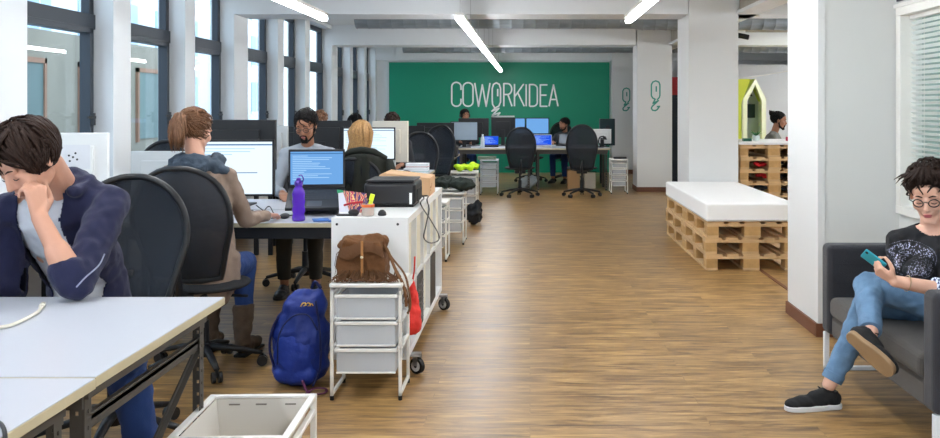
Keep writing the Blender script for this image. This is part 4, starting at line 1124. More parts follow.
for X, Y in ((CX0 + .06, CY0 + .14), (CX1 + .030, CY0 + .14), (CX0 + .06, CY1 - .14), (CX1 + .030, CY1 - .14)):
    m = MB(); m.box(X - .045, X + .02, Y - .03, Y + .03, .098, .111); m.obox((X - .0105, Y - .0158, .075), (.03, .004, .06), (0, 0, R(-33.5))); m.obox((X + .0105, Y + .0158, .075), (.03, .004, .06), (0, 0, R(-33.5)))
    w = m.build('castor_fork', chrome, t, world=True)
    m = MB(); c_ = V((X, Y, .043)); a_ = V((.55, .83, 0)); m.cyl(c_ - a_ * .013, c_ + a_ * .013, .043, n=28); m.mi = 1; m.cyl(c_ - a_ * .0155, c_ + a_ * .0155, .029, n=20); m.mi = 2; m.cyl(c_ - a_ * .0165, c_ + a_ * .0165, .010, n=12); m.build('castor_wheel', [rubber, mk('hub_grey', '#cfd1d2', .4), blk], w, world=True, smooth=40)
def cub(k, row, a, b, h, mat, name, label, cat, d0=.03, grp=None):
    y0 = CY0 + T + cw * k + .008; z0 = (zm + .008) if row else CZ0 + T
    m = MB(); m.box(CX0 + .05, CX1 - d0, y0 + (cw - .016) * a, y0 + (cw - .016) * b, z0, z0 + h); return setp(m.build(name, mat, None, bevel=.003), label, cat, grp)
cub(0, 1, .08, .5, .30, mk('lime_card', '#c7cf9b', .6, var=.06), 'file_folder', 'pale lime folder in the nearest upper cube of the cabinet', 'folder', .05)
cub(0, 1, .54, .92, .31, mk('cream_card', '#d8d2bd', .6, var=.05), 'file_folder', 'cream folder beside the lime one in the nearest upper cube', 'folder', .03)
for k in (1, 2, 3, 4): cub(k, 1, .06, .90, .315, MATS['cream_card'] if k % 2 else mk('ivory_card', '#e0dccb', .6), 'storage_box', 'cream storage box in the %s upper cube of the cabinet' % ('second', 'third', 'fourth', 'furthest')[k - 1], 'box', .02, 'cream boxes in the cabinet')
cub(1, 0, .05, .95, .31, mk('grey_panel', '#3d3b3a', .6, var=.1), 'electronics_box', 'dark grey vented box in a lower cube of the cabinet', 'box', .004)
m = MB(); y0 = CY0 + T + cw + .03
for k in range(7): m.tube([(CX1 - .001, y0 + .05 + .02 * math.sin(j), CZ0 + T + .04 + k * .035 + .012 * math.sin(j * .9)) if False else (CX1 - .002, y0 + .04 + j * .035, CZ0 + T + .04 + k * .036 + .01 * math.sin(j * 1.4)) for j in range(8)], .003, 5)
o = m.build('vent_ribs', mk('vent_grey', '#6d6a68', .5), bpy.data.objects['electronics_box'], world=True)
cub(3, 0, .05, .95, .31, mk('black_panel', '#1d1e20', .5), 'electronics_box', 'black box in the lower cube towards the far end of the cabinet', 'box', .004)
cub(2, 0, .05, .9, .29, MATS['ivory_card'], 'storage_box', 'ivory box in the middle lower cube of the cabinet', 'box', .03, 'cream boxes in the cabinet')
# red bag hanging at the first lower cube
m = MB()
m.rc((-.66, 5.05, .26), (-.655, 5.07, .40), .070, .045); m.rc((-.655, 5.07, .40), (-.65, 5.08, .47), .04, .018); m.ball((-.66, 5.06, .27), (.05, .10, .08))
t = thing('cloth_bag', 'small red cloth bag hanging on the aisle side of the cabinet', 'bag', (-.65, 5.06, .19))
m.blob('bag_body', mk('red_cloth', '#d8342c', .8, var=.15, scale=12, bump=.2), t, .007, 3, disp=.008, dscale=22)
m = MB(); m.tube([(-.65, 5.08, .47), (-.640, 5.09, .54), (-.636, 5.08, .62)], .005, 6); m.build('drawstring', MATS['red_cloth'], t, world=True, smooth=True)

# on top of the cabinet
CT = CZ1
t = thing('printer', 'black inkjet printer on the cabinet', 'printer', (-.86, 5.55, CT))
a = px(362, 0, 5.2).x; b = px(417, 0, 5.42).x
m = MB(); m.box(-.985 + .02, -.665, 5.34, 5.68, CT + .012, CT + .145); m.build('printer_body', mk('printer_black', '#1a1b1e', .35, var=.1), t, world=True, bevel=.022, bseg=4)
m = MB(); m.box(-.955, -.675, 5.35, 5.67, CT + .147, CT + .158); m.build('lid', blk, t, world=True, bevel=.004)
m = MB(); m.box(-.664, -.660, 5.40, 5.62, CT + .03, CT + .10); m.build('paper_slot', mk('slot_black', '#060607', .6), t, world=True)
m = MB(); m.box(-.70, -.685, 5.335, 5.34, CT + .02, CT + .085); m.build('sticker', white_gloss, t, world=True)
m = MB(); m.box(-.94, -.68, 5.36, 5.66, CT, CT + .012); m.build('foot', rubber, t, world=True)
m = MB(); m.prism([(0, 0), (.33, 0), (.33, .12), (.03, .155), (0, .14)], (-.985, 6.0, CT), (1, 0, 0), (0, 0, 1), (0, 1, 0), .34)
o = m.build('cardboard_box', mk('kraft_board', '#c9a27b', .8, var=.08, scale=6), None, bevel=.004); setp(o, 'light brown cardboard box on the cabinet behind the printer', 'box')
m = MB()
for a, b, w, h in ((.02, .05, .05, .012), (.03, .03, .035, .012), (.10, .05, .02, .03)):
    m.box(-.6555, -.6545, 6.02 + a, 6.02 + a + w, CT + b, CT + b + h)
m.build('print_mark', mk('board_print', '#9a6a3f', .8), o, world=True)
# glass jar with pens
t = thing('pen_jar', 'glass jar holding pens at the front edge of the cabinet', 'jar', (-.868, 4.93, CT))
m = MB(); m.lathe([(.030, 0), (.034, .006), (.034, .060), (.031, .066), (.028, .066), (.030, .060), (.030, .01), (.005, .008)], n=24); m.build('jar_glass', mk('jar_glass', '#d9cfc6', .1, alpha=.45), t, smooth=50)
m = MB(); m.lathe([(.029, .01), (.029, .045), (.001, .046)], n=20); m.build('jar_filling', mk('amber_fill', '#b57a3c', .6, var=.4, scale=60), t, smooth=50)
m = MB(); m.lathe([(.0350, .048), (.0352, .062)], n=20); m.build('jar_band', mk('orange_band', '#d8662c', .5), t)
m = MB(); m.obox((.018, 0, .085), (.020, .012, .062), (0, R(16), 0)); m.mi = 1; m.obox((.021, 0, .10), (.024, .014, .034), (0, R(16), 0))
setp(m.build('highlighter_pen', [mk('yellow_pen', '#c9e23a', .4), mk('yellow_cap', '#e0ff2e', .4)], None, world=False, bevel=.002), 'fluorescent yellow highlighter standing in the glass jar', 'pen').location = (-.868, 4.93, CT + .0)
m = MB(); m.tube([(-.895, 4.93, CT + .075), (-.96, 4.935, CT + .068), (-1.0, 4.95, CT + .055)], .006, 8); setp(m.build('pen', mk('red_pen', '#b5202c', .4), None, smooth=True), 'red pen lying against the jar', 'pen')
m = MB(); m.tube([(-.872, 4.94, CT + .015), (-.885, 4.945, CT + .095)], .005, 8); setp(m.build('pen', mk('purple_pen', '#56406b', .4), None, smooth=True), 'purple pen standing in the jar beside the yellow highlighter', 'pen')
# folded leaflet
t = thing('leaflet', 'colourful folded leaflet with purple and orange pattern leaning on the cabinet', 'leaflet', (-.96, 5.0, CT))
pm = bpy.data.materials.new('leaflet_print'); pm.use_nodes = True; nt = pm.node_tree; n_ = nt.nodes; l_ = nt.links
tc = n_.new('ShaderNodeTexCoord'); w1 = n_.new('ShaderNodeTexWave'); w1.inputs['Scale'].default_value = 13; w1.inputs['Distortion'].default_value = 8; w1.inputs['Detail Scale'].default_value = 2; l_.new(tc.outputs['Object'], w1.inputs['Vector'])
cr = n_.new('ShaderNodeValToRGB'); cr.color_ramp.interpolation = 'CONSTANT'; e = cr.color_ramp.elements; e[0].color = C('#4a2a6a'); e[1].position = .75; e[1].color = C('#c33a5c'); x = e.new(.3); x.color = C('#e8a63c'); x = e.new(.55); x.color = C('#f0d9a0')
l_.new(w1.outputs['Fac'], cr.inputs['Fac']); l_.new(cr.outputs['Color'], n_['Principled BSDF'].inputs['Base Color'])
m = MB(); m.prism([(0, 0), (.11, -.01), (.09, .10), (-.04, .115)], (-.985, 5.02, CT + .012), (1, 0, 0), (0, .12, 1), (0, -1, 0), .002); m.build('front_page', pm, t, world=True)
m = MB(); m.prism([(-.055, -.005), (.0, 0), (-.04, .115), (-.065, .118)], (-.985, 5.02, CT + .012), (1, 0, 0), (0, .12, 1), (0, -1, 0), .002); m.build('back_page', mk('leaflet_white', '#d9dce8', .5), t, world=True)
m = MB(); m.prism([(-.068, .100), (-.03, .106), (-.04, .117), (-.07, .120)], (-.985, 5.017, CT + .012), (1, 0, 0), (0, .12, 1), (0, -1, 0), .002); m.build('green_strip', mk('leaflet_green', '#2f9c6a', .5), t, world=True)
m = MB(); m.ball((0, 0, .018), (.030, .028, .019)); m.box(-.09, .02, -.02, .01, 0, .010); o = m.build('stapler', blk, None, world=False, smooth=40); o.location = (-.945, 4.935, CT); setp(o, 'black stapler in front of the colourful leaflet', 'stapler')
m = MB(); m.lathe([(.02, 0), (.024, .006), (.020, .02), (.010, .03), (.002, .032)], n=16); o = m.build('tape_dispenser', blk, None, world=False, smooth=True); o.location = (-.795, 4.945, CT); setp(o, 'small black object with a round base right of the pen jar', 'dispenser')
# cable loop drooping from the printer
m = MB(); P = lambda x, y: V((-.634, 0, 0)) + V((0, -.634 * 920 / (x - 530), 1.44 - (y - 108) * (-.634 / (x - 530))))
pts = [(-.70, 5.69, CT + .06), (-.66, 5.72, CT + .02)] + [P(420, 204) + V((.004, 0, 0)), P(430, 219), P(438, 233), P(438.5, 240), P(431, 243), P(424, 238), P(426, 225), P(429, 210), P(427, 200)] + [(-.66, 5.95, CT + .01), (-.72, 5.90, CT + .01)]
m.tube(bez(pts, 8), .0042, 6); setp(m.build('cable', blk, None, smooth=True), 'black power cable drooping in a loop down the side of the cabinet', 'cable')

# drawer unit with the brown bag
drawer_unit('white drawer unit with three frosted drawers under the brown fringed bag', -.985, -.632, 4.53, 4.835, .575, 3)
for k in range(3):
    hh = (.575 - .175) / 3; z = .135 + hh * k + .004
    m = MB(); rnd = random.Random(k)
    for j in range(4): m.obox((-.81 + rnd.uniform(-.02, .02), 4.68, z + .006 + j * .012), (.22, .20, .010), (0, 0, rnd.uniform(-.15, .15)))
    setp(m.build('paper_pile', mk('paper_stack', '#eceef0', .6, var=.05), None, bevel=.002), 'pile of white papers in the %s frosted drawer' % ('bottom', 'middle', 'top')[k], 'papers', 'papers in the frosted drawers')
lea = mk('brown_suede_bag', '#6a4525', .85, var=.3, scale=9, bump=.4, bscale=90)
t = thing('handbag', 'brown fringed suede handbag on the white drawer unit', 'bag', (-.83, 4.68, .575)); Z = .576
m = MB(); m.prism([(-.115, .0), (.115, .0), (.122, .07), (.10, .165), (.085, .19), (-.085, .195), (-.11, .16), (-.125, .07)], (-.845, 4.62, Z + .004), (1, 0, 0), (0, 0, 1), (0, 1, 0), .15)
m.rc((-.93, 4.66, Z + .185), (-.86, 4.66, Z + .180), .026, .022); m.rc((-.82, 4.67, Z + .205), (-.765, 4.67, Z + .195), .030, .030); m.rc((-.94, 4.70, Z + .17), (-.76, 4.72, Z + .18), .04, .04)
m.blob('bag_body', lea, t, .006, 6, disp=.012, dscale=17)
m = MB(); m.sheet(lambda u, v: (-.945 + .20 * u - .02 * v + .03 * u * v, 4.612 - .010 * math.sin(u * PI) + .03 * (1 - v) ** 2 - .004 * math.sin(u * 12) * v, Z + .19 - .07 * v * (1 + .3 * math.sin(u * 7))), 16, 8, .005); m.build('flap', mk('suede_flap', '#5c3b1f', .85, var=.3, scale=10, bump=.3), t, world=True, smooth=True)
m = MB(); m.box(-.846, -.834, 4.594, 4.604, Z + .02, Z + .20); m.build('seam_strap', mk('light_suede', '#a06f3f', .8), t, world=True, bevel=.002)
m = MB(); m.ball((-.84, 4.592, Z + .118), (.008, .004, .006)); m.build('clasp', mk('pale_clasp', '#d8cfae', .3, .5), t, world=True, smooth=True)
rnd = random.Random(12); m = MB()
for k in range(90):
    x = rnd.uniform(-.985, -.665); y0 = rnd.uniform(4.60, 4.64); L = rnd.uniform(.03, .085); b = rnd.uniform(-.04, .04)
    m.tube([(x * .7 - .25, y0, Z + rnd.uniform(.03, .055)), (x, y0 - .03, Z + .02), (x + b * .5, y0 - .045, Z + .004 + rnd.uniform(0, .01)), (x + b, max(4.536, y0 - .045 - L), Z + .004 + rnd.uniform(0, .008))], [.003, .004, .004, .003], 5, flat=.5)
for k in range(26):
    x = -.955 - rnd.uniform(0, .02); z = Z + rnd.uniform(.05, .16)
    m.tube([(x + .03, 4.64, z), (x, 4.63, z - .03), (x - .01, 4.625, max(Z + .004, z - .09))], [.003, .004, .002], 5, flat=.5)
m.build('fringe', MATS['suede_flap'], t, world=True, smooth=True)
m = MB(); m.tube(bez([(-.765, 4.70, Z + .20), (-.72, 4.66, Z + .14), (-.67, 4.60, Z + .05), (-.635, 4.57, Z + .0), (-.618, 4.56, Z - .06), (-.612, 4.56, Z - .12)]), .010, 8, flat=.4)
m.tube(bez([(-.76, 4.71, Z + .18), (-.70, 4.68, Z + .10), (-.64, 4.66, Z + .03), (-.612, 4.62, Z - .03), (-.598, 4.60, Z - .12), (-.61, 4.58, Z - .16)]), .008, 8, flat=.4); m.build('shoulder_strap', lea, t, world=True, smooth=True)
m = MB()
for k in range(22):
    f = rnd.random(); p = lerp((-.69, 4.63, Z + .09), (-.610, 4.57, Z - .04), f); L = rnd.uniform(.06, .13)
    if p.x < -.64: L = min(L, p.z - Z - .01)
    if L > .01: m.tube([p, p + V((.012, -.012, -L * .5)), p + V((.004 + rnd.uniform(-.008, .012), -.012, -L))], [.003, .004, .002], 5, flat=.5)
m.build('strap_fringe', MATS['suede_flap'], t, world=True, smooth=True)

# blue backpack
t = thing('backpack', 'royal blue backpack standing on the floor beside the drawer unit', 'bag', (-1.20, 4.78, 0))
bp = mk('blue_nylon', '#0c2877', .55, var=.2, scale=8, bump=.3, bscale=60)
m = MB(); B = lambda x, y, z: V((x, y, z))
m.rc(B(-1.255, 4.80, .10), B(-1.14, 4.80, .10), .095, .095); m.rc(B(-1.25, 4.80, .26), B(-1.13, 4.80, .26), .098, .095); m.rc(B(-1.21, 4.80, .40), B(-1.13, 4.80, .41), .085, .080); m.rc(B(-1.16, 4.80, .45), B(-1.12, 4.80, .45), .055, .05)
m.ball(B(-1.195, 4.80, .22), (.155, .11, .24))
o = m.blob('bag_body', bp, t, .008, 4, disp=.014, dscale=12)
m = MB(); m.ball(B(-1.205, 4.735, .17), (.115, .055, .15)); m.rc(B(-1.27, 4.735, .07), B(-1.14, 4.735, .07), .05, .05); m.blob('front_pocket', mk('blue_nylon_pocket', '#0f2f88', .55, var=.2, scale=8, bump=.3, bscale=60), t, .007, 5, disp=.008, dscale=14)
m = MB(); m.tube(bez([(-1.29, 4.70, .13), (-1.28, 4.69, .28), (-1.22, 4.70, .37), (-1.14, 4.71, .38), (-1.09, 4.72, .30)]), .004, 6); m.build('zip', mk('navy_zip', '#0b1a4a', .5), t, world=True, smooth=True)
m = MB(); lg = [(-1.165, .430), (-1.155, .446), (-1.142, .448), (-1.136, .436), (-1.150, .432), (-1.128, .448), (-1.118, .446), (-1.114, .434), (-1.128, .432), (-1.108, .444), (-1.100, .434)]
m.tube([(x - .012, 4.722 - (0.448 - z) * .3, z - .008) for x, z in lg], .0032, 6); m.build('script_badge', mk('yellow_thread', '#e0b24a', .6), t, world=True, smooth=True)
m = MB(); m.tube(bez([(-1.30, 4.74, .06), (-1.335, 4.72, .20), (-1.32, 4.74, .32), (-1.25, 4.77, .42)]), .014, 8, flat=.35); m.tube(bez([(-1.10, 4.72, .45), (-1.075, 4.70, .30), (-1.07, 4.69, .12), (-1.10, 4.66, .03)]), .014, 8, flat=.35); m.tube(bez([(-1.14, 4.80, .50), (-1.12, 4.79, .535), (-1.09, 4.80, .50)]), .008, 8); m.build('strap', mk('strap_navy', '#101a50', .7), t, world=True, smooth=True)
m = MB(); m.tube(bez([(-1.16, 4.69, .05), (-1.12, 4.63, .012), (-1.07, 4.60, .010), (-1.03, 4.62, .010), (-1.04, 4.68, .012), (-1.09, 4.66, .02), (-1.12, 4.60, .012)]), .007, 6, flat=.5); m.build('buckle_strap', mk('maroon_strap', '#5b2447', .7), t, world=True, smooth=True)

# storage crate at the bottom of the frame
t = thing('storage_basket', 'empty white mesh basket in a white frame at the bottom edge', 'basket', (-1.008, 3.275, 0), R(1.7))
m = MB(); hx, hy, zt = .19, .225, .35
for sx in (-1, 1):
    for sy in (-1, 1): m.box(sx * hx - .011, sx * hx + .011, sy * hy - .011, sy * hy + .011, 0, zt - .005)
    m.box(sx * hx - .011, sx * hx + .011, -hy, hy, .03, .05); m.box(sx * hx - .011, sx * hx + .011, -hy, hy, zt - .07, zt - .055)
for sy in (-1, 1): m.box(-hx, hx, sy * hy - .008, sy * hy + .008, .03, .045)
m.build('frame', white_metal, t, bevel=.003)
m = MB(); m.box(-hx - .012, hx + .012, hy - .014, hy + .012, zt - .012, zt); m.box(-hx - .012, hx + .012, -hy - .012, -hy + .014, zt - .012, zt); m.box(-hx - .012, -hx + .014, -hy, hy, zt - .012, zt); m.box(hx - .014, hx + .012, -hy, hy, zt - .012, zt); m.build('rim', white_metal, t, bevel=.004)
m = MB(); a, b, z0 = hx - .02, hy - .02, .16; w = .003
ins = .025
P = lambda sx, sy, top: (sx * (a if top else a - ins), sy * (b if top else b - ins), zt - .01 if top else z0)
vs = [P(-1, -1, 0), P(1, -1, 0), P(1, 1, 0), P(-1, 1, 0), P(-1, -1, 1), P(1, -1, 1), P(1, 1, 1), P(-1, 1, 1)]
m.add(vs, [(0, 1, 2, 3), (0, 4, 5, 1), (1, 5, 6, 2), (2, 6, 7, 3), (3, 7, 4, 0)]); o = m.build('basket', frost2, t); md = o.modifiers.new('t', 'SOLIDIFY'); md.thickness = .004
m = MB(); m.box(-.012, .012, -b + ins, b - ins, z0 + .004, z0 + .007); m.build('floor_rib', frost2, t)
for k in (-.10, .0, .11):
    m = MB(); m.box(k - .02, k + .02, b - .012, b - .008, zt - .03, zt - .025); m.build('slot', mk('slot_grey', '#7b756b', .6), t)
# ------------------------------------------------------------ row three
G3 = 'white desks with black steel frames'
desk('white desk where the blonde woman sits', -2.60, -1.08, 8.95, 9.68, G3)
desk('white desk by the windows left of the blonde womans desk', -3.36, -2.62, 8.95, 9.68, G3)
desk('white desk facing the blonde womans desk, with white packets on its corner', -2.60, -1.08, 9.70, 10.43, G3)
desk('white desk by the windows on the far side of the third row', -3.36, -2.62, 9.70, 10.43, G3)
def X(p, d): return (p - 530) * d / 920
t = seated('person', 'blonde woman with long hair seen from behind at the white screen', X(359, 8.35), 8.42, (.25, 1), skin_f, hair_bl, 'long', mk('patterned_top', '#6f5a66', .9, var=.6, scale=40), denim_dk, hz=1.20, lean=.03, look=(.5, .8, -.05), shoes=blk)
c3 = chair('black office chair draped with a dark green jacket under the blonde woman', X(364, 8.2), 8.30, R(-8), 1.0, .46)
m = MB()
jk = mk('dark_olive_jacket', '#22251f', .95, var=.3, scale=10, bump=.4, bscale=80)
def JP(u, v):
    a = (u - .5) * 2; w = .215 + .03 * v + .012 * math.sin(u * 40) * v
    return (X(366, 8.2) + a * w, 8.02 - .07 * (1 - a * a) - .015 * math.sin(u * 34) * (.3 + v) + (.10 * a * a), 1.045 - .07 * a * a - .52 * v - .02 * math.sin(u * 9) * v)
m.sheet(JP, 40, 14, .014); t = thing('jacket', 'dark olive jacket hung over the back of the blonde womans chair', 'jacket', (X(366, 8.2), 8.0, .5)); m.build('jacket_back', jk, t, world=True, smooth=True)
m = MB(); c = X(366, 8.2); m.tube([(c - .20, 8.08, 1.0), (c - .1, 8.02, 1.06), (c, 8.0, 1.075), (c + .1, 8.02, 1.06), (c + .20, 8.08, 1.0)], [.02, .03, .032, .03, .02], 10); m.tube([(c + .22, 8.10, .98), (c + .26, 8.05, .85), (c + .25, 8.02, .66)], [.035, .045, .04], 10); m.build('sleeve', jk, t, world=True, smooth=True)
monitor('white all-in-one computer screen in front of the blonde woman', X(369, 9.3), 9.30, .74, .535, .40, 0, IMAC, screen_w, hub=.105, chin=.07, ui=1, seed=5)
monitor('cream computer back turned towards the viewer behind the blonde womans screen', X(390, 9.85), 9.90, .74, .40, .44, R(180 - 12), (cream, cream, cream), screen_w, hub=.12)
monitor('black monitor back left of the blonde woman', X(322, 9.5), 9.55, .74, .60, .36, R(180), MON_BK, screen_w, hub=.21)
monitor('black monitor at the window end of the third row', X(290, 9.9), 10.0, .74, .50, .32, R(180), MON_BK, screen_w, hub=.18)
seated('person', 'person with brown hair half hidden behind the man with glasses', X(320, 10.8), 10.85, (.1, -1), skin_f, hair_au, 'curly', mk('navy_top', '#1c2436', .9), denim_dk, hz=1.27, look=(.3, -.8, -.5), voxel=.010, shoes=blk)
seated('person', 'dark-haired person whose crown shows above the black monitor', X(356, 11.3), 11.35, (0, -1), skin_d, hair_bk, 'short', mk('black_top', '#1f2023', .9), denim_dk, hz=1.235, look=(0, -.8, -.6), voxel=.010, shoes=blk)
seated('person', 'dark-haired person whose crown shows above the cream computer back', X(392, 10.9), 10.95, (.1, -1), skin_d, hair_db, 'curly', MATS['black_top'], denim_dk, hz=1.245, look=(.1, -.8, -.5), voxel=.010, shoes=blk)
def packet(x, y, z, s, mat, label, name='packet', rz=0, group=None, cat='box', stripe=None):
    m = MB(); E = (0, 0, rz); m.obox((0, 0, s[2] / 2), s, E)
    if stripe: m.mi = 1; m.obox((0, 0, s[2] * .3), (s[0] * 1.01, s[1] * 1.01, s[2] * .18), E)
    o = m.build(name, [mat] + ([stripe] if stripe else []), None, world=False, bevel=.004); o.location = (x, y, z); return setp(o, label, cat, group)
pw = mk('packet_white', '#dfe3e6', .5); pt = mk('packet_teal', '#4f9a9a', .5)
packet(X(416, 9.9), 9.95, .741, (.26, .17, .05), pw, 'white packet with a teal stripe at the bottom of the small stack', group='white packets', stripe=pt)
packet(X(417, 9.9), 9.96, .793, (.24, .16, .05), pw, 'white packet with a red mark at the top of the small stack', group='white packets', stripe=mk('packet_red', '#b5403c', .5))
packet(X(413, 9.4), 9.30, .741, (.20, .16, .035), mk('grey_packet', '#8e979c', .5), 'grey packet beside the white packets', rz=.3)
m = MB()
for k in range(3): m.ball((0 + .07 * (k - 1), .02 * k, .03 + .01 * k), (.06, .05, .035))
o = m.build('crumpled_bag', mk('black_cloth', '#1d1f22', .9, bump=.3), None, world=False, smooth=True); o.location = (X(399, 9.1), 9.06, .74); setp(o, 'dark crumpled cloth pouch beside the white screen', 'bag')
chair('black mesh office chair in front of the cream computer back, its edge showing', X(420, 11.3), 11.4, R(190), 1.13, .46)
chair('black mesh office chair turned sideways behind the cream computer back', X(431, 12.0), 12.15, R(165), 1.20, .44)
chair('black mesh office chair at the window end of the fourth row', -2.4, 11.95, R(0), 1.12, .48)
# row four
desk('white desk carrying the small black printer in the fourth row', -2.60, -1.08, 12.7, 13.43, G3)
desk('white desk on the far side of the fourth row', -2.60, -1.08, 13.45, 14.15, G3)
t = thing('printer', 'small black printer with a white label on the fourth row desk', 'printer', (X(446, 13.2), 13.2, .74)); xx = X(446, 13.2)
m = MB(); m.box(xx - .19, xx + .17, 13.0, 13.36, .742, .90); m.build('printer_body', blk_soft, t, world=True, bevel=.02)
m = MB(); m.box(xx - .15, xx + .02, 12.985, 12.998, .76, .80); m.build('paper_tray', white_gloss, t, world=True)
monitor('black monitor with a dark screen at the left end of the fourth row', -1.75, 13.0, .74, .52, .33, 0, MON_BK, blk, hub=.12)
monitor('black monitor back beyond the fourth row chairs', X(437, 14), 13.8, .74, .56, .34, R(180), MON_BK, screen_w, hub=.14)
# aisle drawer units
drawer_unit('white wire drawer unit just behind the shelf cabinet', X(441, 8.9) - .30, X(449.5, 8.9), 8.6, 8.95, .56, 3)
drawer_unit('white wire drawer unit with dark clothes on top in the aisle', X(464, 9.67) - .36, X(464, 9.67), 9.67, 10.1, .55, 3)
drawer_unit('white drawer unit carrying the fluorescent yellow cloth', X(477, 12.6) - .40, X(477, 12.6), 12.55, 13.0, .56, 3)
drawer_unit('grey four-drawer tower left of the far table', X(480, 15.2), X(498, 15.2), 15.2, 15.6, .58, 4, fr=mk('grey_frame', '#b9bec4', .4))
drawer_unit('white drawer tower standing in front of the far white pillar wall', X(611, 15.4) + .0, X(628, 15.4), 15.4, 15.8, .58, 4)
def lump(name, label, cat, c, s, mat, n=7, seed=1, vox=.012, disp=.03):
    rnd = random.Random(seed); m = MB(); c = V(c)
    for k in range(n): m.ball(V((rnd.uniform(-1, 1) * s[0] * .6, rnd.uniform(-1, 1) * s[1] * .6, s[2] * (.35 + .4 * rnd.random()))), (s[0] * .5, s[1] * .5, s[2] * .4))
    me = m.remesh(vox, 3, disp=disp, dscale=14); mz = min(v.co.z for v in me.vertices); me.transform(Matrix.Translation((0, 0, -mz + .001)))
    me.name = name; o = finish(me, name, mat, None, False, True, 0); o.location = c; return setp(o, label, cat)
lump('jacket', 'dark green crumpled jacket lying on the aisle drawer unit', 'jacket', (X(454, 9.8), 9.86, .55), (.25, .2, .12), mk('dark_green_cloth', '#232b26', .95, bump=.4, bscale=60))
lump('safety_vest', 'fluorescent yellow-green cloth on the white drawer unit', 'cloth', (X(466, 12.7), 12.75, .56), (.19, .17, .11), mk('fluo_cloth', '#c4ee1c', .7, bump=.3), seed=4)
lump('bag', 'black bag on the floor beside the aisle drawer units', 'bag', (X(472, 11.0), 11.3, 0), (.12, .14, .34), mk('black_bag_cloth', '#17191d', .8, bump=.3), seed=6)
packet(X(487, 15.4), 15.4, .58, (.30, .22, .05), mk('olive_box', '#6e7a68', .7), 'greenish box on top of the grey drawer tower', name='box')
packet(X(620, 15.6), 15.6, .58, (.22, .08, .03), blk, 'black case on top of the white drawer tower', name='case')

# ------------------------------------------------------------ the far table by the green wall
TX0, TX1 = X(456, 16), X(611, 16)
desk('long white far table by the green wall, left half', TX0, (TX0 + TX1) / 2 - .005, 16.0, 16.8, 'far white tables', perf=True)
desk('long white far table by the green wall, right half', (TX0 + TX1) / 2 + .005, TX1, 16.0, 16.8, 'far white tables', perf=True)
desk('far side of the long table under the lettering, left half', TX0, (TX0 + TX1) / 2 - .005, 16.82, 17.6, 'far white tables')
desk('far side of the long table under the lettering, right half', (TX0 + TX1) / 2 + .005, TX1, 16.82, 17.6, 'far white tables')
SG = 'screens on the far table'
glare = mk('screen_glare', '#8f9fae', .15)  # grey reflection on the screen is put into its colour
monitor('grey reflective monitor at the left end of the far table', X(464, 16.3), 16.35, .74, .49, .34, R(4), MON_BK, glare, hub=.12)
monitor('black monitor standing behind the grey reflective one', X(474, 17.2), 17.1, .74, .56, .36, R(180), MON_BK, screen_w, hub=.15)
laptop('small laptop with a deep blue screen left of the far chairs', X(491, 16.5), 16.42, .742, .27, .19, R(0), screen_d, 1, seed=3)
bt = thing('water_bottle', 'clear white water bottle on the far table beside the grey monitor', 'bottle', (X(482.5, 16.2), 16.25, .74))
m = MB(); m.lathe([(.036, 0), (.038, .02), (.038, .15), (.030, .185), (.014, .205), (.014, .215)], n=20); m.build('bottle_body', mk('clear_plastic', '#dfe8ee', .15, alpha=.7), bt, smooth=True)
m = MB(); m.cyl((0, 0, .215), (0, 0, .235), .016); m.build('cap', white_gloss, bt)
monitor('black monitor back below the bulb-shaped letter', X(503, 17.1), 17.15, .74, .44, .37, R(180), MON_BK, screen_w, hub=.155)
monitor('monitor with a pale blue screen under the lettering, left of a pair', X(520, 16.9), 16.95, .74, .20, .30, 0, MON_BK, screen_b, hub=.22)
monitor('monitor with a pale blue screen under the lettering, right of a pair', X(537.5, 16.9), 16.95, .74, .43, .30, 0, MON_BK, screen_b, hub=.22)
laptop('laptop with a blue picture and pale keyboard between the two far chairs', X(542, 16.3), 16.18, .742, .33, .22, R(-3), screen_d, 1, shell=silver, seed=8)
laptop('open laptop in front of the man at the green wall', X(564, 16.9), 16.9, .742, .30, .21, R(-14), mk('dim_screen', '#33475a', .2), 0, seed=9)
monitor('white screen back with a black lamp-like shape, at the right end of the far table', X(602, 16.6), 16.6, .74, .33, .26, R(178), (whiteshell, whiteshell, blk), screen_w, hub=.06)
t = thing('desk_lamp', 'small black curved desk lamp before the white screen at the far table end', 'lamp', (X(601, 16.3), 16.3, .74))
m = MB(); m.cyl((0, 0, 0), (0, 0, .015), .05); m.build('base', blk, t)
m = MB(); m.tube(bez([(0, 0, .015), (-.04, 0, .10), (-.02, 0, .18), (.05, 0, .20)]), .012, 8); m.build('arm', blk, t, smooth=True)
m = MB(); m.lathe([(.02, 0), (.05, -.06)], c=(.06, 0, .20)); m.build('lamp_shade', blk, t)
t = thing('loudspeaker', 'dark box standing on the far table against the right end of the green wall', 'speaker', (X(606, 17.3), 17.3, .74))
m = MB(); m.box(-.12, .16, -.12, .12, 0, .50); m.build('cabinet', mk('dark_teal_box', '#10292c', .6), t, bevel=.008)
m = MB(); m.cyl((.02, -.125, .15), (.02, -.12, .15), .07, n=20); m.cyl((.02, -.125, .34), (.02, -.12, .34), .04, n=20); m.build('driver', blk, t)
seated('person', 'person with a headset behind the grey monitor at the green wall', X(464, 17.9), 18.0, (.2, -1), skin_d, hair_bk, 'short', mk('dark_top', '#26282d', .9), denim_dk, hz=1.29, lean=.05, look=(.45, -.9, -.1), headset=blk, voxel=.011, beard=True, shoes=blk)
chair('black office chair of the person with the headset', X(464, 17.9), 18.1, R(180), 1.08, .46)
seated('person', 'dark-haired man in profile sitting at the right of the green wall', X(566, 17.9), 18.0, (-.4, -1), skin_d, hair_bk, 'short', MATS['dark_top'], denim_dk, hz=1.12, lean=.05, look=(-.85, -.5, -.15), voxel=.011, beard=True, shoes=blk)
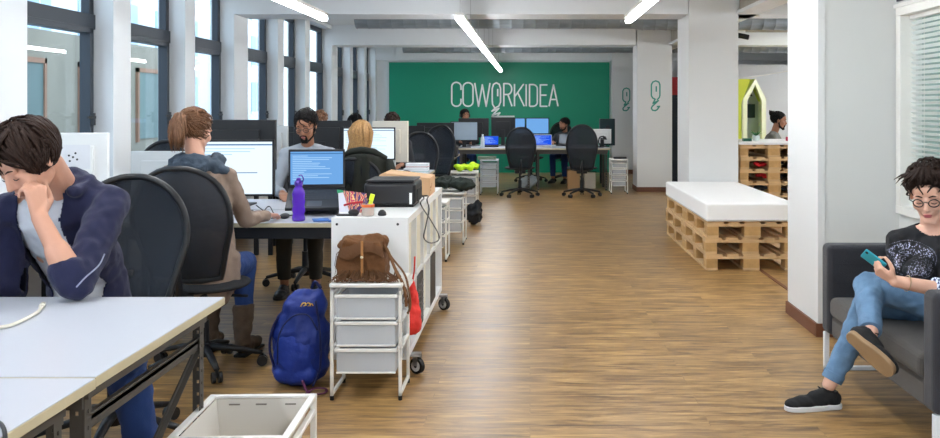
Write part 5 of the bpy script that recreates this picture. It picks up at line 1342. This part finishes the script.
chair('black office chair behind the man in profile', X(567, 18.1), 18.15, R(200), 1.15, .50)
chair('black mesh office chair before the long far table, the left of two', X(520, 15.2), 14.95, R(4), 1.13, .47, zb=.46)
chair('black mesh office chair before the long far table, the right of two', X(581, 15.2), 14.95, R(-3), 1.17, .49, zb=.44)
chair('black office chair half hidden beyond the two front far chairs', X(531, 18.0), 18.0, R(180), 1.12, .50)
packet(X(572, 17.0), 16.5, 0, (.22, .3, .33), mk('brown_box', '#a9845a', .8), 'brown cardboard box on the floor under the far table', name='cardboard_box')
packet(X(588, 17.0), 16.6, 0, (.20, .3, .28), mk('pale_box', '#c9c2b2', .8), 'pale box on the floor under the far table', name='storage_box')
lump('bag', 'light grey bag on the floor between the far chairs', 'bag', (X(527, 15.9), 16.2, 0), (.16, .13, .27), mk('light_grey_bag', '#8f9aa2', .8, bump=.3), seed=8)
for k, (xx, w) in enumerate(((596, .13), (586, .10))):
    pass
# power strip like white notes on chair backs
for xx, yy, lab in ((523, 15.05, 'left'), (583, 14.98, 'right')):
    pass

# ------------------------------------------------------------ pallet daybed
def pallet(label, cx, cy, z, rz, group, clad=None):
    """EUR pallet 1.2 long (local y) by .8 wide (local x)"""
    t = thing('pallet', label, 'pallet', (cx, cy, z), rz, group)
    for i, (x, w) in enumerate(((-.35, .10), (0, .145), (.35, .10))):
        m = MB(); m.box(x - w / 2, x + w / 2, -.6, .6, 0, .022); m.build('bottom_board', wood, t)
        for y in (-.5275, 0, .5275):
            m = MB(); m.box(x - w / 2 + .001, x + w / 2 - .001, y - .0725, y + .0725, .022, .100); m.build('block', wood2, t)
    for y in (-.5275, 0, .5275):
        m = MB(); m.box(-.4, .4, y - .0725, y + .0725, .100, .122); m.build('cross_board', wood, t)
    for x, w in ((-.3275, .145), (-.1637, .10), (0, .145), (.1637, .10), (.3275, .145)):
        m = MB(); m.box(x - w / 2, x + w / 2, -.6, .6, .122, .144); m.build('top_board', wood, t)
    return t
PX0 = 1.565
pal0 = pallet('wooden pallet, near bottom one of the bed stack', PX0 + .4, 8.16 + .6, 0, 0, 'pallets of the daybed')
for j in range(2):
    for k in range(3):
        if j == 0 and k == 0: continue
        copy_tree(pal0, label='wooden pallet in the daybed, %s stack, %s layer' % (('near', 'far')[j], ('bottom', 'middle', 'top')[k]), loc=(PX0 + .4 + (.004, -.006, .008)[k], 8.16 + .6 + 1.205 * j + (0, .006, -.004)[k], .144 * k))
pal0['label'] = 'wooden pallet in the daybed, near stack, bottom layer'
t = thing('mattress', 'white foam mattress lying on the pallet daybed', 'mattress', (PX0 + .4, 9.36, .433))
m = MB(); m.box(PX0 - .005, PX0 + .81, 8.13, 10.575, .434, .595); m.build('mattress_cover', mk('mattress_white', '#f0f0ef', .85, var=.02, scale=3, bump=.08, bscale=12), t, world=True, bevel=.018, bseg=4)
m = MB(); m.tube([(PX0 - .006, 8.128, .45), (PX0 + .811, 8.128, .45)], .003, 6); m.tube([(PX0 - .006, 8.128, .45), (PX0 - .006, 10.576, .45)], .003, 6); m.build('seam', mk('seam_grey', '#bfc2c4', .9), t, world=True)

# pallet counter behind
for k in range(7):
    for j, x in enumerate((2.47 + .4, 2.47 + 1.21)):
        copy_tree(pal0, label='wooden pallet in the %s stack of the counter, layer %d from the floor' % (('left', 'right')[j], k + 1), loc=(x + (.01 if k % 2 else 0), 11.42, .144 * k), group='pallets of the counter', rz=PI if k % 2 else 0)
m = MB(); m.box(2.45, 4.10, 10.79, 12.05, 1.008, 1.035); o = m.build('counter_top', mk('counter_white', '#e8e9ea', .4), None, bevel=.003); setp(o, 'white board laid on top of the pallet counter', 'worktop')
cl = [('#c8222a', 5, .10, 'red'), ('#2b3542', 5, .36, 'navy'), ('#c8222a', 4, .14, 'scarlet'), ('#20242b', 4, .38, 'black'), ('#39424e', 3, .12, 'slate'), ('#1f2329', 3, .40, 'dark'), ('#4a4038', 2, .15, 'brown')]
for i, (c_, k, dx, nm) in enumerate(cl):
    lump('folded_cloth', '%s cloth stuffed into the pallet counter, layer %d' % (nm, k + 1), 'cloth', (2.47 + .18 + dx * .8, 10.95, .144 * k + .023), (.085, .09, .062), mk('cloth_%s' % nm, c_, .9, bump=.2), seed=20 + i, vox=.01, disp=.01)
grey_hood = mk('grey_hoodie', '#6b6b66', .95, var=.15, scale=10, bump=.3)
seated('person', 'bearded man with a hair bun and grey hoodie behind the pallet counter', X(773, 12.6), 12.95, (.9, -.35), skin_d, hair_bk, 'bun', grey_hood, denim_dk, hz=1.26, lean=.10, look=(1, -.25, -.15), beard=True, voxel=.009, shoes=blk)
chair('office chair behind the pallet counter', X(773, 12.6), 12.98, R(-115), .95, .46)
m = MB(); m.lathe([(.03, 0), (.04, .005), (.045, .06), (.043, .062)], n=18)
t = thing('potted_plant', 'small green plant in a pale pot on the pallet counter', 'plant', (X(756, 11.4), 11.4, 1.036)); m.build('pot', mk('pot_pale', '#c6d2cf', .5), t, smooth=40)
m = MB(); rnd = random.Random(2)
for k in range(30):
    a = rnd.uniform(0, 6.28); r = rnd.uniform(.02, .08); m.tube([(0, 0, .05), (math.cos(a) * r * .5, math.sin(a) * r * .5, .09), (math.cos(a) * r, math.sin(a) * r, .08 + rnd.uniform(0, .05))], [.003, .009, .001], 5, flat=.3)
m.build('leaves', mk('leaf_green', '#2f6b45', .6, var=.3), t, smooth=True)
packet(X(790, 11.3), 11.3, 1.036, (.09, .06, .05), mk('pink_pack', '#d8345c', .5), 'small pink packet on the counter by the bearded man', name='packet')
packet(X(747, 11.2), 11.2, 1.036, (.10, .08, .035), mk('dark_green_box', '#1f5a4a', .5), 'dark green box on the left end of the counter', name='box')
desk('white desk of the bearded man behind the counter', 3.2, 4.8, 12.15, 12.72, 'desks in the right bay')

# house-shaped booth
bx_, by = X(741, 15.2), 15.2
t = thing('house_booth', 'house-shaped white booth with lime green edges at the back of the right bay', 'booth', (bx_ + .2, by, 0))
lime = mk('lime_paint', '#c6d84a', .5); pale = mk('booth_white', '#eef2f4', .5)
pk = (X(755, by), 1.44 + (108 - 79) * by / 920); xl, xr = X(742.5, by), X(765.5, by); ze = 1.44 + (108 - 99) * by / 920
out = [(xl, 0), (xr, 0), (xr, ze), (pk[0], pk[1]), (xl, ze)]; f = .07
inn = [(xl + f, .0), (xr - f, 0), (xr - f, ze - .03), (pk[0], pk[1] - .10), (xl + f, ze - .03)]
m = MB(); k = 5
for i in (1, 2, 3, 4):
    a, b = out[i], out[(i + 1) % 5]; c, d = inn[(i + 1) % 5], inn[i]; m.prism([a, b, c, d], (0, by - .04, 0), (1, 0, 0), (0, 0, 1), (0, 1, 0), .10)
m.build('front_frame', mk('lime_edge', '#eef3cf', .5), t, world=True)
m = MB(); m.prism([(out[4][0], out[4][1]), (pk[0], pk[1]), (pk[0], pk[1] - .04), (out[4][0] + .03, out[4][1] - .04)], (0, by, 0), (1, 0, 0), (0, 0, 1), (0, 1, 0), 1.5); m.prism([(out[2][0], out[2][1]), (pk[0], pk[1]), (pk[0], pk[1] - .04), (out[2][0] - .03, out[2][1] - .04)], (0, by, 0), (1, 0, 0), (0, 0, 1), (0, 1, 0), 1.5); m.build('roof', lime, t, world=True)
m = MB(); m.box(xl, xl + .03, by + .06, by + 1.5, 0, ze - .03); m.build('side_wall', lime, t, world=True)
m = MB(); m.box(xr - .03, xr, by + .06, by + 1.5, 0, ze - .03); m.build('side_wall', pale, t, world=True)
m = MB(); m.prism([(xl + .03, 0), (xr - .03, 0), (xr - .03, ze - .05), (pk[0], pk[1] - .07), (xl + .03, ze - .05)], (0, by + .35, 0), (1, 0, 0), (0, 0, 1), (0, 1, 0), .03); m.build('inner_wall', mk('booth_inner', '#b9c8d2', .6), t, world=True)
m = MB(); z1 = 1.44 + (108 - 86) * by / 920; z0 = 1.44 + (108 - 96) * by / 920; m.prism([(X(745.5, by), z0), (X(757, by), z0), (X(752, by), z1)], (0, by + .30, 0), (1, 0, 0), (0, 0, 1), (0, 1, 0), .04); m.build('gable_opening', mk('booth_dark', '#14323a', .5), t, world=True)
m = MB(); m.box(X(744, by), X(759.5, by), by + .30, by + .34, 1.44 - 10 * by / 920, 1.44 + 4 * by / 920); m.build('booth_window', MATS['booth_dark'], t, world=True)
# lime side panel left of the booth
m = MB(); a = px(737, 80, 14.2); m.prism([(X(733, 14.6), 0), (X(741, 14.6), 0), (X(741, 14.6), 1.5), (X(750.5, 14.6), 1.90), (X(733, 14.6), 1.90)], (0, 14.6, 0), (1, 0, 0), (0, 0, 1), (0, 1, 0), .04); setp(m.build('divider_panel', mk('lime_panel', '#c9d23f', .6), None), 'yellow-green panel with a slanted edge left of the house-shaped booth', 'panel')
# things glimpsed between the pillars
m = MB(); x0, x1 = X(672, 17.9), X(690, 17.9); m.box(x0, x1, 17.9, 17.94, 0.0, 1.44 + (108 - 95) * 17.9 / 920); m.mi = 1; m.box(x0, x1, 17.9, 17.94, 1.44 + (108 - 95) * 17.9 / 920, 1.44 + (108 - 77) * 17.9 / 920)
o = m.build('banner', [mk('banner_dark', '#15202c', .6), mk('banner_red', '#9c1f28', .6)], None); setp(o, 'tall red and dark banner glimpsed between the two white pillars', 'banner')
# thin cable in right bay
m = MB(); m.tube([px(738, 79, 14.0), px(765, 75, 14.0), px(795, 70, 14.0)], .008, 6); setp(m.build('hanging_cable', white_metal, None), 'thin white cable strung across the right bay above the booth', 'cable')

# ------------------------------------------------------------ sofa
sf = mk('charcoal_upholstery', '#2b2c32', .95, var=.45, scale=7, bump=.4, bscale=260, sheen=.15)
sfw = mk('worn_seat_upholstery', '#45413d', .95, var=.5, scale=5, bump=.4, bscale=260, sheen=.15)
t = thing('sofa', 'charcoal fabric sofa on white metal legs at the right edge', 'sofa', (1.95, 4.37, 0)); SX0, SX1, SY0, SY1 = 1.61, 2.285, 3.66, 5.09
for y0, y1 in ((SY0, SY0 + .125), (SY1 - .125, SY1)):
    m = MB(); m.box(SX0, SX1, y0, y1, .21, .700); m.build('armrest', sf, t, world=True, bevel=.032, bseg=5)
m = MB(); m.box(SX0 + .015, SX1 - .1, SY0 + .12, SY1 - .12, .205, .32); m.build('seat_base', sfw, t, world=True, bevel=.02)
m = MB(); m.box(SX0 + .0, SX1 - .14, SY0 + .128, SY1 - .128, .315, .425); m.build('seat_cushion', sfw, t, world=True, bevel=.035, bseg=4)
m = MB(); m.box(SX1 - .16, SX1, SY0 + .11, SY1 - .11, .21, .76); m.build('backrest', sf, t, world=True, bevel=.05, bseg=5)
for y in (SY0 + .012, SY1 - .045):
    m = MB()
    for X_ in (SX0 + .005, SX1 - .05): m.box(X_, X_ + .028, y, y + .028, 0, .212)
    m.box(SX0 + .005, SX1 - .03, y, y + .028, 0, .022) ; m.build('leg', mk('leg_white', '#dfe6ec', .35), t, world=True, bevel=.003)
m = MB(); 
for yy in (SY0 + .004, SY1 - .129):
    for z in (.30, .40, .50, .60): m.tube([(SX0 + .04, yy - .003, z), (SX1 - .05, yy - .003, z)], .0018, 5)
m.build('stitching', mk('seam_dark', '#26272d', .9), t, world=True)

# ------------------------------------------------------------ woman on the sofa
t = thing('person', 'woman with short dark hair and round glasses on the sofa, looking at her phone', 'person', (1.92, 4.35, .42))
J = dict(pelvis=V((1.985, 4.36, .515)), waist=V((1.95, 4.36, .64)), neck=V((1.895, 4.335, .900)), sh_r=V((1.745, 4.36, .805)), sh_l=V((2.055, 4.25, .810)),
         el_r=V((1.735, 4.32, .66)), wr_r=V((1.83, 4.30, .585)), el_l=V((1.845, 3.985, .640)), wr_l=V((1.572, 3.965, .694)),
         hip_r=V((1.92, 4.26, .53)), kn_r=V((1.585, 4.31, .605)), an_r=V((1.49, 4.03, .452)), toe_r=V((1.575, 3.90, .31)),
         hip_l=V((1.94, 4.42, .50)), kn_l=V((1.64, 4.44, .505)), an_l=V((1.435, 4.41, .115)), toe_l=V((1.20, 4.37, 0)))
hc = V((1.850, 4.26, 1.040)); F = frame((-.50, -.80, -.34), (-.06, 0, 1))
sk = mk('pale_skin', '#dcae98', .5, var=.08, scale=14, bump=.05, bscale=150)
m = MB(); torso(m, J, 0); m.rc(J['neck'] - V((0, 0, .05)), hc + F @ V((0, -.035, -.06)), .054, .052); head_skin(m, hc, F, 1.05, fem=True)
for q in 'lr': limbs(m, J, q, thin=1.02, foot=False)
hand(m, J['wr_r'], (.5, .1, -.2), (0, 0, -1), (-.3, .8, 0), (.3, .3, .3, .3), (.35, .3), .92)
hand(m, J['wr_l'], (-.81, .19, .56), (.66, .52, .54), (.19, -.81, .55), (.75, .75, .8, .85), (.45, .35), .92)
m.blob('body', sk, t, .005, 4)
blk_t = mk('black_jersey', '#17181c', .85, var=.15, scale=14, bump=.2, bscale=200)
m = MB(); torso(m, J, .010, chest=1.06)
side = (J['sh_r'] - J['sh_l']).normalized(); fw = V((0, 0, 1)).cross(side).normalized(); fw = fw if fw.y < 0 else -fw
ch = lerp(J['sh_l'], J['sh_r'], .5) + V((0, 0, -.12))
for g in (-1, 1): m.ball(ch + side * .075 * g + fw * .085, (.075, .06, .07))
m.ball(J['waist'] + fw * .04, (.155, .12, .11))
sleeve(m, J['sh_r'], J['el_r'], .062, .052); sleeve(m, J['sh_l'], J['el_l'], .062, .052, .8)
me = m.remesh(.006, 4, disp=.007, dscale=15)
bm = bmesh.new(); bm.from_mesh(me); nkc = hc + F @ V((0, .01, -.17))
bmesh.ops.delete(bm, geom=[v for v in bm.verts if (v.co - V((nkc.x, nkc.y - .01, .945))).length < .098 and v.co.z > .84], context='VERTS'); bm.to_mesh(me); bm.free(); me.name = 'shirt'
shirt = finish(me, 'shirt', blk_t, t, True, True, 0)
# plaid sleeve
pl = bpy.data.materials.new('plaid_cloth'); pl.use_nodes = True; nt = pl.node_tree; n_ = nt.nodes; l_ = nt.links
tc = n_.new('ShaderNodeTexCoord'); ck = n_.new('ShaderNodeTexChecker'); ck.inputs['Scale'].default_value = 60; ck.inputs['Color1'].default_value = C('#c9d4e6'); ck.inputs['Color2'].default_value = C('#33456b'); l_.new(tc.outputs['Object'], ck.inputs['Vector']); l_.new(ck.outputs['Color'], n_['Principled BSDF'].inputs['Base Color']); n_['Principled BSDF'].inputs['Roughness'].default_value = .9
m = MB(); sleeve(m, lerp(J['sh_l'], J['el_l'], .35), J['el_l'], .068, .064); m.rc(J['el_l'], lerp(J['el_l'], J['wr_l'], .38), .058, .052, (True, False)); m.blob('rolled_sleeve', pl, t, .006, 3, disp=.006, dscale=25)
# emblem of sequins: points on the chest
seq = mk('sequins', '#a9acc4', .25, .6, var=.5, scale=80); dg = bpy.context.evaluated_depsgraph_get()
from mathutils.bvhtree import BVHTree
bt = BVHTree.FromObject(shirt, dg); off = OFF[shirt.name]
m = MB(); rnd = random.Random(31); ctr = V((1.765, 0, .742)); n_s = 0
for i in range(900):
    a = rnd.uniform(0, 2 * PI); rr = math.sqrt(rnd.random())
    if i < 90: a = 2 * PI * i / 90; rr = 1.12
    elif rnd.random() < .25 + .35 * (math.sin(a * 6 + rr * 9) > 0): continue
    x = ctr.x + .088 * rr * math.cos(a); z = ctr.z + .072 * rr * math.sin(a)
    hit = bt.ray_cast(V((x, 3.0, z)) - off, V((0, 1, 0)))
    if hit[0] is None: continue
    p = hit[0] + off; nn = hit[1]; u, w = basis(nn); s_ = rnd.uniform(.0016, .0030) * (1 if i >= 90 else .8)
    m.add([p + nn * .0015 + u * s_, p + nn * .0022 + w * s_, p + nn * .0015 - u * s_, p + nn * .0008 - w * s_], [(0, 1, 2, 3)])
m.build('sequin_emblem', seq, shirt, world=True)
# hem of a striped tee
m = MB()
for k in range(7):
    z = .585 - .006 * k; m.tube([V((1.80 + .018 * j + k * .004, 4.165 - .012 * j + .0, z - .010 * j)) for j in range(8)], .0028, 5)
m.build('striped_hem', mk('hem_stripe', '#c9c9cf', .8), t, world=True, smooth=True)
m = MB(); 
for q in 'rl':
    sleeve(m, J['hip_' + q], J['kn_' + q], .092, .070); m.ball(J['kn_' + q], .071); sleeve(m, J['kn_' + q], J['an_' + q], .070, .047, .92)
    m.ball(lerp(J['kn_' + q], J['an_' + q], .3) + V((0.01, .01, 0)), .065)
m.ball(J['pelvis'] - V((0, 0, .02)), (.165, .165, .10)); m.blob('jeans', denim, t, .006, 3, disp=.008, dscale=17)
for q in 'rl':
    A = lerp(J['kn_' + q], J['an_' + q], .86); B_ = lerp(J['kn_' + q], J['an_' + q], .95); m = MB(); m.tube([A, B_], [.0515, .050], 20); m.build('jeans_cuff', denim, t, world=True, smooth=40, bevel=.003)
suede = mk('black_suede_shoe', '#17181a', .8, var=.3, scale=20, bump=.2); sole_w = mk('white_sole', '#cfd0d2', .5); sole_b = mk('gum_sole', '#9a7f5f', .6, var=.15, scale=10, bump=.2)
d = V((-1, -.14, 0)).normalized(); shoe(t, J['an_l'] - d * .062 - V((0, 0, J['an_l'].z)), J['an_l'] + d * .225 - V((0, 0, J['an_l'].z)), (0, 0, 1), suede, sole_w, mk('black_lace', '#0c0c0d', .7), name='sneaker')
shin = (J['an_r'] - J['kn_r']).normalized(); d = V((.62, -.50, -.58)).normalized(); up = V((.25, .65, .62)); up = (up - d * up.dot(d)).normalized()
hl = J['an_r'] - up * .092 - d * .062; shoe(t, hl, hl + d * .245, up, suede, sole_b, MATS['black_lace'], name='sneaker')
facebits(t, hc, F, 1.05, mk('lips_red', '#b0575a', .45), hair_dk2, 'down', glasses=mk('glasses_dark', '#1b1413', .3))
hairdo(t, hc + F @ V((0, 0, .0)), F, hair_dk2, 'tousled', s=1.02)
m = MB(); w0 = lerp(J['el_l'], J['wr_l'], .80); dd = (J['wr_l'] - J['el_l']).normalized(); u, w = basis(dd)
m.tube([w0 + (u * math.cos(a) + w * math.sin(a)) * .034 for a in [2 * PI * k / 18 for k in range(19)]], .0018, 5, caps=False); m.build('bracelet', mk('bracelet_metal', '#b9a27c', .3, .8), t, world=True, smooth=True)
# phone
ph = V((1.492, 3.995, .780)); Rp = Euler((R(-38), R(6), R(22))).to_matrix().to_4x4()
t = thing('mobile_phone', 'turquoise mobile phone held in the hand of the woman on the sofa', 'phone', ph)
pn = V((.66, .52, .54)).normalized(); pa = V((-.72, .3, .55)); pa = (pa - pn * pa.dot(pn)).normalized()
m = MB(); m.M = Matrix((pn.cross(pa) * -1, pn, pa)).transposed().to_4x4()
m.box(-.031, .031, -.0045, .0045, -.052, .052); m.build('phone_case', mk('turquoise_case', '#2f9fb4', .35, var=.08), t, bevel=.004)
m2 = MB(); m2.M = m.M; m2.box(-.028, .028, .0046, .0050, -.047, .047); m2.build('phone_screen', mk('phone_glass', '#0e1a22', .1), t)
m2 = MB(); m2.M = m.M; m2.cyl((-.018, -.0052, .040), (-.018, -.0045, .040), .007); m2.build('camera_lens', blk, t)

# ------------------------------------------------------------ light and camera
w = bpy.data.worlds.new('World'); sc.world = w; w.use_nodes = True; bgn = w.node_tree.nodes['Background']
tcw = w.node_tree.nodes.new('ShaderNodeTexCoord'); sep = w.node_tree.nodes.new('ShaderNodeSeparateXYZ'); rmp = w.node_tree.nodes.new('ShaderNodeValToRGB')
w.node_tree.links.new(tcw.outputs['Generated'], sep.inputs[0]); w.node_tree.links.new(sep.outputs['Z'], rmp.inputs['Fac']); w.node_tree.links.new(rmp.outputs['Color'], bgn.inputs['Color'])
rmp.color_ramp.elements[0].color = (.74, .85, 1, 1); rmp.color_ramp.elements[1].color = (.50, .70, 1, 1)
bgn.inputs['Strength'].default_value = 2.6
cam = bpy.data.cameras.new('camera'); co = bpy.data.objects.new('camera', cam); col.objects.link(co); sc.camera = co
co.location = (0, 0, 1.44); co.rotation_euler = (R(90), 0, 0)
cam.sensor_width = 36; cam.lens = 36 * 920 / 940; cam.shift_x = -60 / 940; cam.shift_y = -111 / 940; cam.clip_start = .05; cam.clip_end = 200
vs = sc.view_settings; vs.view_transform = 'Standard'; vs.look = 'None'; vs.gamma = 1; vs.use_curve_mapping = False; vs.exposure = 0.66
cy = sc.cycles; cy.use_denoising = True; cy.max_bounces = 10; cy.diffuse_bounces = 5; cy.glossy_bounces = 4; cy.transmission_bounces = 6; cy.transparent_max_bounces = 16; cy.sample_clamp_indirect = 8; cy.caustics_reflective = False; cy.caustics_refractive = False
